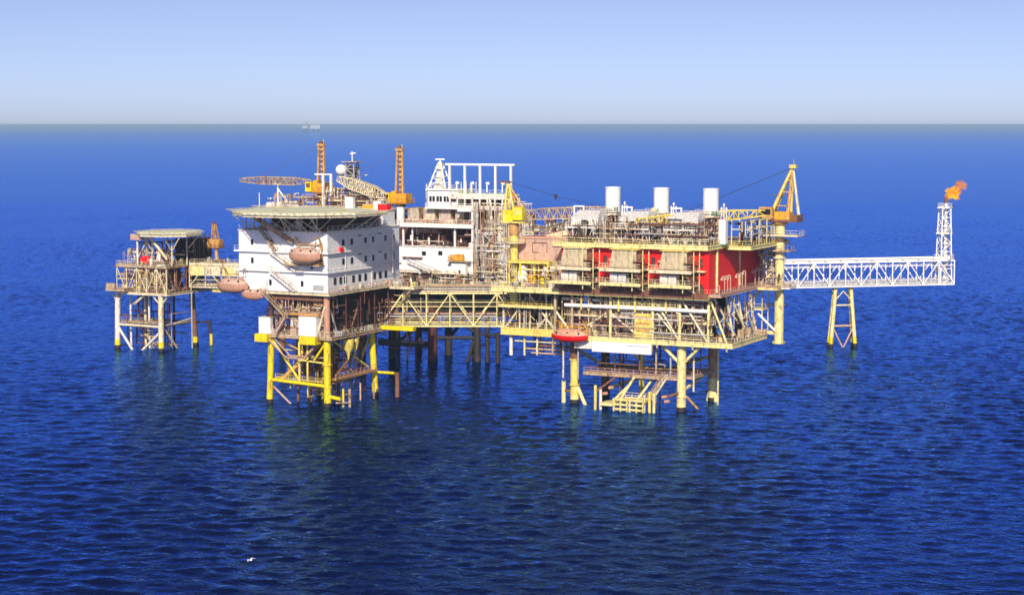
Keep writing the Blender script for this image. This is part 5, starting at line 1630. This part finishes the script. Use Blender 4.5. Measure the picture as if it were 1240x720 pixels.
for z, k in ((45.4, 2.35), (47, 1.7), (48.6, 1.05)):
    q = [(X - k, Y - k * .7, z), (X + k, Y - k * .7, z), (X + k, Y + k * .7, z), (X - k, Y + k * .7, z)]
    for a_, b_ in zip(q, q[1:] + q[:1]): mb.beam(a_, b_, .16)
mb.beam((X - 3, Y - 2, 43.9), (X + 1.7, Y - 1.2, 47), .14).beam((X + 3, Y - 2, 43.9), (X - 1.7, Y - 1.2, 47), .14).beam((X - 1.7, Y - 1.2, 47), (X + .5, Y - .5, 50), .12)
obj('mast_frame', mb, 'white', t)
obj('mast_cladding', MB().add([(X - 1.3, Y - 1, 43.9), (X + 1.3, Y - 1, 43.9), (X + 1.3, Y + 1, 43.9), (X - 1.3, Y + 1, 43.9), (X - .35, Y - .35, 50), (X + .35, Y - .35, 50), (X + .35, Y + .35, 50), (X - .35, Y + .35, 50)], [(3, 2, 1, 0), (4, 5, 6, 7), (0, 1, 5, 4), (1, 2, 6, 5), (2, 3, 7, 6), (3, 0, 4, 7)]), 'offwhite', t)
obj('platform', MB().lathe((X, Y, 48.9), [(1.4, 0), (1.4, .2)], 16), 'white', t)
obj('radome', MB().lathe((X, Y, 49.3), [(.6, 0), (.85, .5), (.85, .9), (.3, 1.5)], 16), 'offwhite', t, True)
BM('scanner', 'white', t, (X - 1.3, Y, 51.3), (X + 1.3, Y, 51.3), .35)
T('scanner_post', 'white', t, (X, Y, 50.6), (X, Y, 51.3), .15)
for i, (x, h) in enumerate(((-219.4, 3.2), (-218, 4), (-216.8, 2.6), (-228, 3), (-229.4, 2.2), (-215.2, 3.4))):
    T('aerial', 'offwhite', pp, (x, 411.5, 39.3), (x, 411.5, 43.8 + h * .6), .12, n=6)

# vertical pipe stacks and white gantry at right of the control room
def gantry():
    t = thing('pipe_gantry', 'tall open white gantry frame with five posts standing above the pipe columns', 'gantry', (-214.3, 413, 43))
    for i, x in enumerate((-222.9, -218.6, -214.3, -210.0, -205.7)):
        BM('post', 'white', t, (x, 412, 38.6), (x, 412, 50), .5)
        if i < 4:
            mb = MB().tube((x + 1.6, 412.6, 43.2), (x + 1.6, 412.6, 45.4), .16, n=8).lathe((x + 1.9, 412.6, 45.4), [(.3, -.5), (.45, .0), (.3, .4)], 10, 'x')
            obj('gooseneck_vent', mb, 'white', t, True)
    BM('top_beam', 'white', t, (-224.1, 412, 50.1), (-204.7, 412, 50.1), .6, .5)
    B('floor', 'green', t, -221.5, -205.3, 409, 416, 42.3, 42.8)
    rail(t, [(-221.5, 409.1, 42.8), (-205.3, 409.1, 42.8)], 'green')
    B('girder', 'offwhite', t, -221.5, -204.1, 408.6, 408.95, 39.0, 40)
    B('girder', 'offwhite', t, -221.5, -204.1, 408.6, 408.95, 41.6, 42.8)
    for i in range(9):
        B('stanchion', 'offwhite', t, -221.3 + i * 2.1, -220.9 + i * 2.1, 408.62, 408.93, 40, 41.6)
    B('backing_panel', 'dark', t, -221.3, -204.3, 412.6, 412.8, 35, 41.8)
gantry()
rnd = random.Random(12)
x = -213.0
k = 0
while x < -197.5:
    r_ = rnd.choice([.28, .34, .5, .75])
    m = rnd.choice(['offwhite', 'ltgrey', 'beige', 'ivory', 'offwhite', 'pink', 'maroon'])
    z0 = rnd.choice([20.5, 20.5, 22, 24])
    z1 = rnd.choice([39, 41, 39, 37, 42.2])
    mb = MB().tube((x, 407.2 + (k % 3) * .9, z0), (x, 407.2 + (k % 3) * .9, z1), r_, n=14)
    for z in (z0 + 4, z0 + 9, z0 + 14): mb.tube((x, 407.2 + (k % 3) * .9, z), (x, 407.2 + (k % 3) * .9, z + .2), r_ * 1.25, n=14)
    obj('standpipe', mb, m, pp, True)
    x += r_ * 2 + rnd.uniform(.08, .45)
    k += 1
t = thing('tall_column_vessel', 'tall pale column vessel among the upright pipes, left of the yellow crane', 'column vessel', (-206, 407, 20.4))
obj('shell', MB().lathe((-205.8, 406.8, 21), [(1.0, 0), (1.1, .4), (1.1, 16.5), (.8, 17.3), (.2, 17.6)], 20), 'ivory', t, True)
obj('skirt', MB().lathe((-205.8, 406.8, 20.4), [(1.3, 0), (1.1, .6)], 20), 'rust', t, True)
for z in (26, 31, 35.6):
    obj('platform', MB().lathe((-205.8, 406.8, z), [(1.8, 0), (1.8, .15)], 16), 'offwhite', t)

def tower_crane(label, X, Y, zb, zt, ztop, pm, cm, mm, bdir, bend, bmat, pr, bw=1.6, side=1, bz=None):
    t = thing('pedestal_crane', label, 'crane', (X, Y, zb))
    T('pedestal', pm, t, (X, Y, zb), (X, Y, zt), pr, n=20)
    obj('slew_ring', MB().lathe((X, Y, zt - .9), [(pr, 0), (pr * 1.5, .6), (pr * 1.5, .9)], 20), 'rust', t, True)
    B('turntable', cm, t, X - 2.8, X + 2.8, Y - 1.8, Y + 1.8, zt, zt + .5)
    rect_rail(t, X - 3, X + 3, Y - 2, Y + 2, zt + .3, cm, 'flr')
    c = B('cab', 'yellow', t, X - 2.9 * side - .9, X - 2.9 * side + .9, Y - 2.4, Y - .2, zt + .2, zt + 2.8)
    B('window', 'rust', c, X - 2.9 * side - .6, X - 2.9 * side + .6, Y - 2.46, Y - 2.4, zt + 1.3, zt + 2.4)
    B('winch_house', cm, t, X - .8, X + 2.6, Y - 1.7, Y + 1.5, zt + .5, zt + 2.6)
    B('engine_box', 'orange', t, X - 2.0, X - .9, Y - 1.2, Y + 1.6, zt + .5, zt + 3.2)
    for dx in (-1.1, 1.1):
        BM('mast_leg', mm, t, (X + dx, Y - .6, zt + .5), (X + dx * .62, Y - .2, ztop), .5)
    BM('mast_leg', 'ivory', t, (X - 1.9, Y + .8, zt + .5), (X - .8, Y + .1, ztop - 1), .35)
    n = int((ztop - zt) / 1.3)
    for i in range(1, n):
        z = zt + .5 + i * 1.3
        k = 1.1 - .42 * (z - zt) / (ztop - zt)
        BM('mast_rung', 'rust', t, (X - k, Y - .5, z), (X + k, Y - .5, z), .25)
    B('mast_plate', mm, t, X - .35, X + .4, Y - .1, Y + .05, zt + 3, ztop - .6)
    B('mast_head', mm, t, X - 1.1, X + .9, Y - .8, Y + .6, ztop - .5, ztop + .1)
    T('sheave', 'rust', t, (X - .1, Y - .5, ztop + .4), (X - .1, Y + .5, ztop + .4), .5)
    T('aerial', 'offwhite', t, (X + .5, Y, ztop), (X + .5, Y, ztop + 1.2), .08, n=6)
    boom(t, bdir, bend, bw, bw, 12, bmat, taper=.45, k=1.6)
    T('pendant_line', 'rust', t, (X, Y, ztop), Vector(bdir).lerp(Vector(bend), .75) + Vector((0, 0, .6)), .04, n=5)
    return t
tower_crane('orange-and-yellow crane behind the big helideck, slender boom laid out level to the left', -264.5, 418, 32, 42.2, 54.9, 'ochre', 'orange', 'ochre', (-267.4, 416.8, 45.0), (-289.6, 416.8, 45.2), 'beige', 1.45, 1.9)
tower_crane('orange crane on white pedestal between the big helideck and the control room', -239.5, 416, 21, 39.8, 53.8, 'white', 'orange', 'ochre', (-241.5, 412, 41.8), (-254.4, 409.6, 46.2), 'ivory', 1.05, 2.6)

def build_drilling():
    t = thing('drilling_platform', 'weathered support platform behind the white block, carrying the orange-and-yellow crane and radome tower', 'oil platform', (-262, 424, 0))
    for x, y in ((-275, 414), (-262, 414), (-250, 414), (-275, 432), (-262, 432), (-250, 432)):
        leg(t, x, y, 20, .85, 'rust', None)
    for a, b in (((-275, 414, 4), (-262, 414, 14)), ((-262, 414, 4), (-250, 414, 14)), ((-275, 414, 4), (-275, 432, 14))):
        T('brace', 'rust', t, a, b, .4)
    deck(t, -280, -245, 410, 436, 20.6, .9, 'beige')
    for x in (-279, -270, -262, -254, -246):
        T('column', 'beige', t, (x, 411, 20.6), (x, 411, 37), .4, n=8)
        T('column', 'beige', t, (x, 434, 20.6), (x, 434, 37), .4, n=8)
    B('module', 'beige', t, -277, -247, 413, 433, 21, 36)
    deck(t, -281, -243, 409, 436, 37.6, .9, 'ivory')
    rail(t, [(-281, 409.1, 37.6), (-243, 409.1, 37.6)], 'ivory')
    rail(t, [(-281, 436, 37.6), (-281, 409.1, 37.6)], 'ivory')
    gear(t, -276, -261, 410, 418, 37.62, 26, 81, ['beige', 'ochre', 'ivory', 'rust', 'pink', 'offwhite'], hs=(1, 3.4))
    gear(t, -258, -244, 410, 418, 37.62, 26, 82, ['beige', 'offwhite', 'rust', 'pink', 'maroon', 'yellow'], hs=(1, 3.6))
    pipes(t, -259, -244, 411, 420, 37.8, 43.4, 40, 83, ['maroon', 'rust', 'pink', 'ivory', 'offwhite', 'beige'])
    pipes(t, -274, -262, 411, 420, 37.8, 41.4, 20, 84, ['ochre', 'rust', 'beige', 'ivory', 'pink'])
    deck(t, -259.5, -246, 411, 420, 40.6, .35, 'ivory')
    clutter(t, -260, -243.5, 409.6, 414, 37.8, 44, 110, 112, ['ivory', 'offwhite', 'rust', 'pink', 'beige', 'maroon'])
    clutter(t, -276, -262, 409.6, 414, 37.8, 42, 36, 113, ['ivory', 'ochre', 'rust', 'pink', 'beige'])
    rail(t, [(-259.4, 411.1, 40.6), (-246, 411.1, 40.6)], 'pink')
    T('horizontal_vessel', 'offwhite', t, (-277.6, 411.6, 38.8), (-268, 411.6, 39.4), .8, n=16)
    deck(t, -247, -241.5, 409, 420, 33.6, .4, 'offwhite')
    for x in (-246.4, -244, -242):
        B('door_panel', 'dark', t, x, x + .9, 411.0, 411.1, 38.2, 40.6)
    B('cabin', 'ivory', t, -247, -241.6, 411.1, 416, 38, 41)
build_drilling()
t = thing('boom_rest', 'white post with slanted strut carrying the end of the level crane boom', 'boom rest', (-277.6, 416.8, 37.6))
T('post', 'white', t, (-277.7, 416.8, 37.6), (-277.7, 416.8, 44.2), .24)
T('strut', 'white', t, (-277.7, 416.8, 43), (-273.4, 416.8, 38), .2)
T('post', 'white', t, (-280.4, 412, 37.6), (-280.4, 412, 42), .12)
BM('cradle', 'white', t, (-279, 416.8, 44.25), (-276.6, 416.8, 44.25), .3)
t = thing('radome_tower', 'lattice tower with white ball radome and short aerial, between the two orange cranes', 'radio tower', (-256, 420, 40))
obj('lattice', lattice(MB(), (-256.4, 420, 38), (-256.4, 420, 50.2), 4, 4, 7, .3, .2, 2.2, 2.2), 'grey', t)
obj('inner_gear', MB().box(-257.4, -255.6, 419, 421, 44, 49), 'dark', t)
from mathutils import noise as _n
mb = MB()
prof = [(1.5 * math.sin(math.pi * i / 10) + .01, 1.5 - 1.5 * math.cos(math.pi * i / 10)) for i in range(11)]
obj('radome', MB().lathe((-259.2, 419, 46.6), prof, 20), 'white', t, True)
T('bracket', 'grey', t, (-259.2, 419, 46.8), (-257, 420, 45.6), .2)
B('platform', 'pink', t, -258.6, -254, 418, 422, 50.2, 50.4)
T('aerial', 'white', t, (-256.4, 420, 50.4), (-256.4, 420, 53), .14)
BM('scanner', 'white', t, (-257, 420, 52.4), (-255.3, 420, 52.6), .3)
t = thing('white_portal_frame', 'white goalpost pipe frame right of the orange-and-yellow crane', 'frame', (-258.6, 414, 37.6))
for x in (-261, -258.6): BM('post', 'white', t, (x, 413, 37.6), (x, 413, 47), .55)
BM('lintel', 'white', t, (-263.6, 413, 47.1), (-258.3, 413, 47.1), .35)

# ------------------------------------------------------------------ horizon platform and birds
def far_platform():
    c = Vector((-9000 * 1.0, 14050, 0))
    t = thing('distant_platform', 'tiny pale offshore platform far away on the horizon', 'oil platform', c)
    rx = Vector((math.cos(R(YAW)), math.sin(R(YAW)), 0))
    def P(u, z, v=0): return c + rx * u + Vector((-rx.y, rx.x, 0)) * v + Vector((0, 0, z))
    for u in (-60, -38, 20, 62): BM('leg', 'dark', t, P(u, -5), P(u, 28), 14)
    BM('deck', 'offwhite', t, P(-78, 38), P(-30, 38), 40, 26)
    BM('deck', 'white', t, P(-5, 40), P(80, 40), 40, 34)
    BM('deck', 'ltgrey', t, P(-32, 30), P(0, 30), 12, 6)
    BM('derrick', 'grey', t, P(-45, 48), P(-43, 88), 9)
    BM('crane_mast', 'grey', t, P(60, 56), P(66, 76), 6)
    BM('module', 'blue', t, P(78, 36), P(96, 34), 30, 22)
far_platform()

def bird(label, c, s):
    t = thing('seabird', label, 'seabird', c, 'white seabirds over the water')
    x, y, z = c
    k = s
    vs = [(-.30, 0, 0), (-.12, -.09, .03), (-.12, .09, .03), (-.12, 0, .12), (.22, -.08, .0), (.22, .08, 0), (.22, 0, .1), (.42, 0, .04), (-.12, 0, -.08), (.22, 0, -.07)]
    fs = [(0, 1, 3), (0, 3, 2), (0, 8, 1), (0, 2, 8), (1, 4, 6, 3), (3, 6, 5, 2), (8, 9, 4, 1), (2, 5, 9, 8), (4, 7, 6), (6, 7, 5), (4, 9, 7), (9, 5, 7)]
    W = [(0.12, .07, .05), (-.1, .07, .06), (.2, .45, .22), (0, .45, .25), (.34, .85, .1), (.24, .85, .11)]
    mb = MB().add([(x + a * k, y + b * k, z + d_ * k) for a, b, d_ in vs], fs)
    for sg in (1, -1):
        mb.add([(x + a * k, y + b * k * sg, z + d_ * k) for a, b, d_ in W] + [(x + a * k, y + b * k * sg, z + (d_ - .03) * k) for a, b, d_ in W],
               [(0, 2, 3, 1), (2, 4, 5, 3), (6, 7, 9, 8), (8, 9, 11, 10), (0, 6, 8, 2), (2, 8, 10, 4), (1, 3, 9, 7), (3, 5, 11, 9), (4, 10, 11, 5)])
    obj('body', mb, 'white', t)
bird('white seabird low over the near water, bottom left', (-143.9, 208.0, .6), 1.1)
bird('white seabird in flight left of the level crane boom', (-290, 431, 39.5), 1.7)
bird('white seabird in flight just left of the orange crane mast', (-262, 436, 46.2), 1.3)
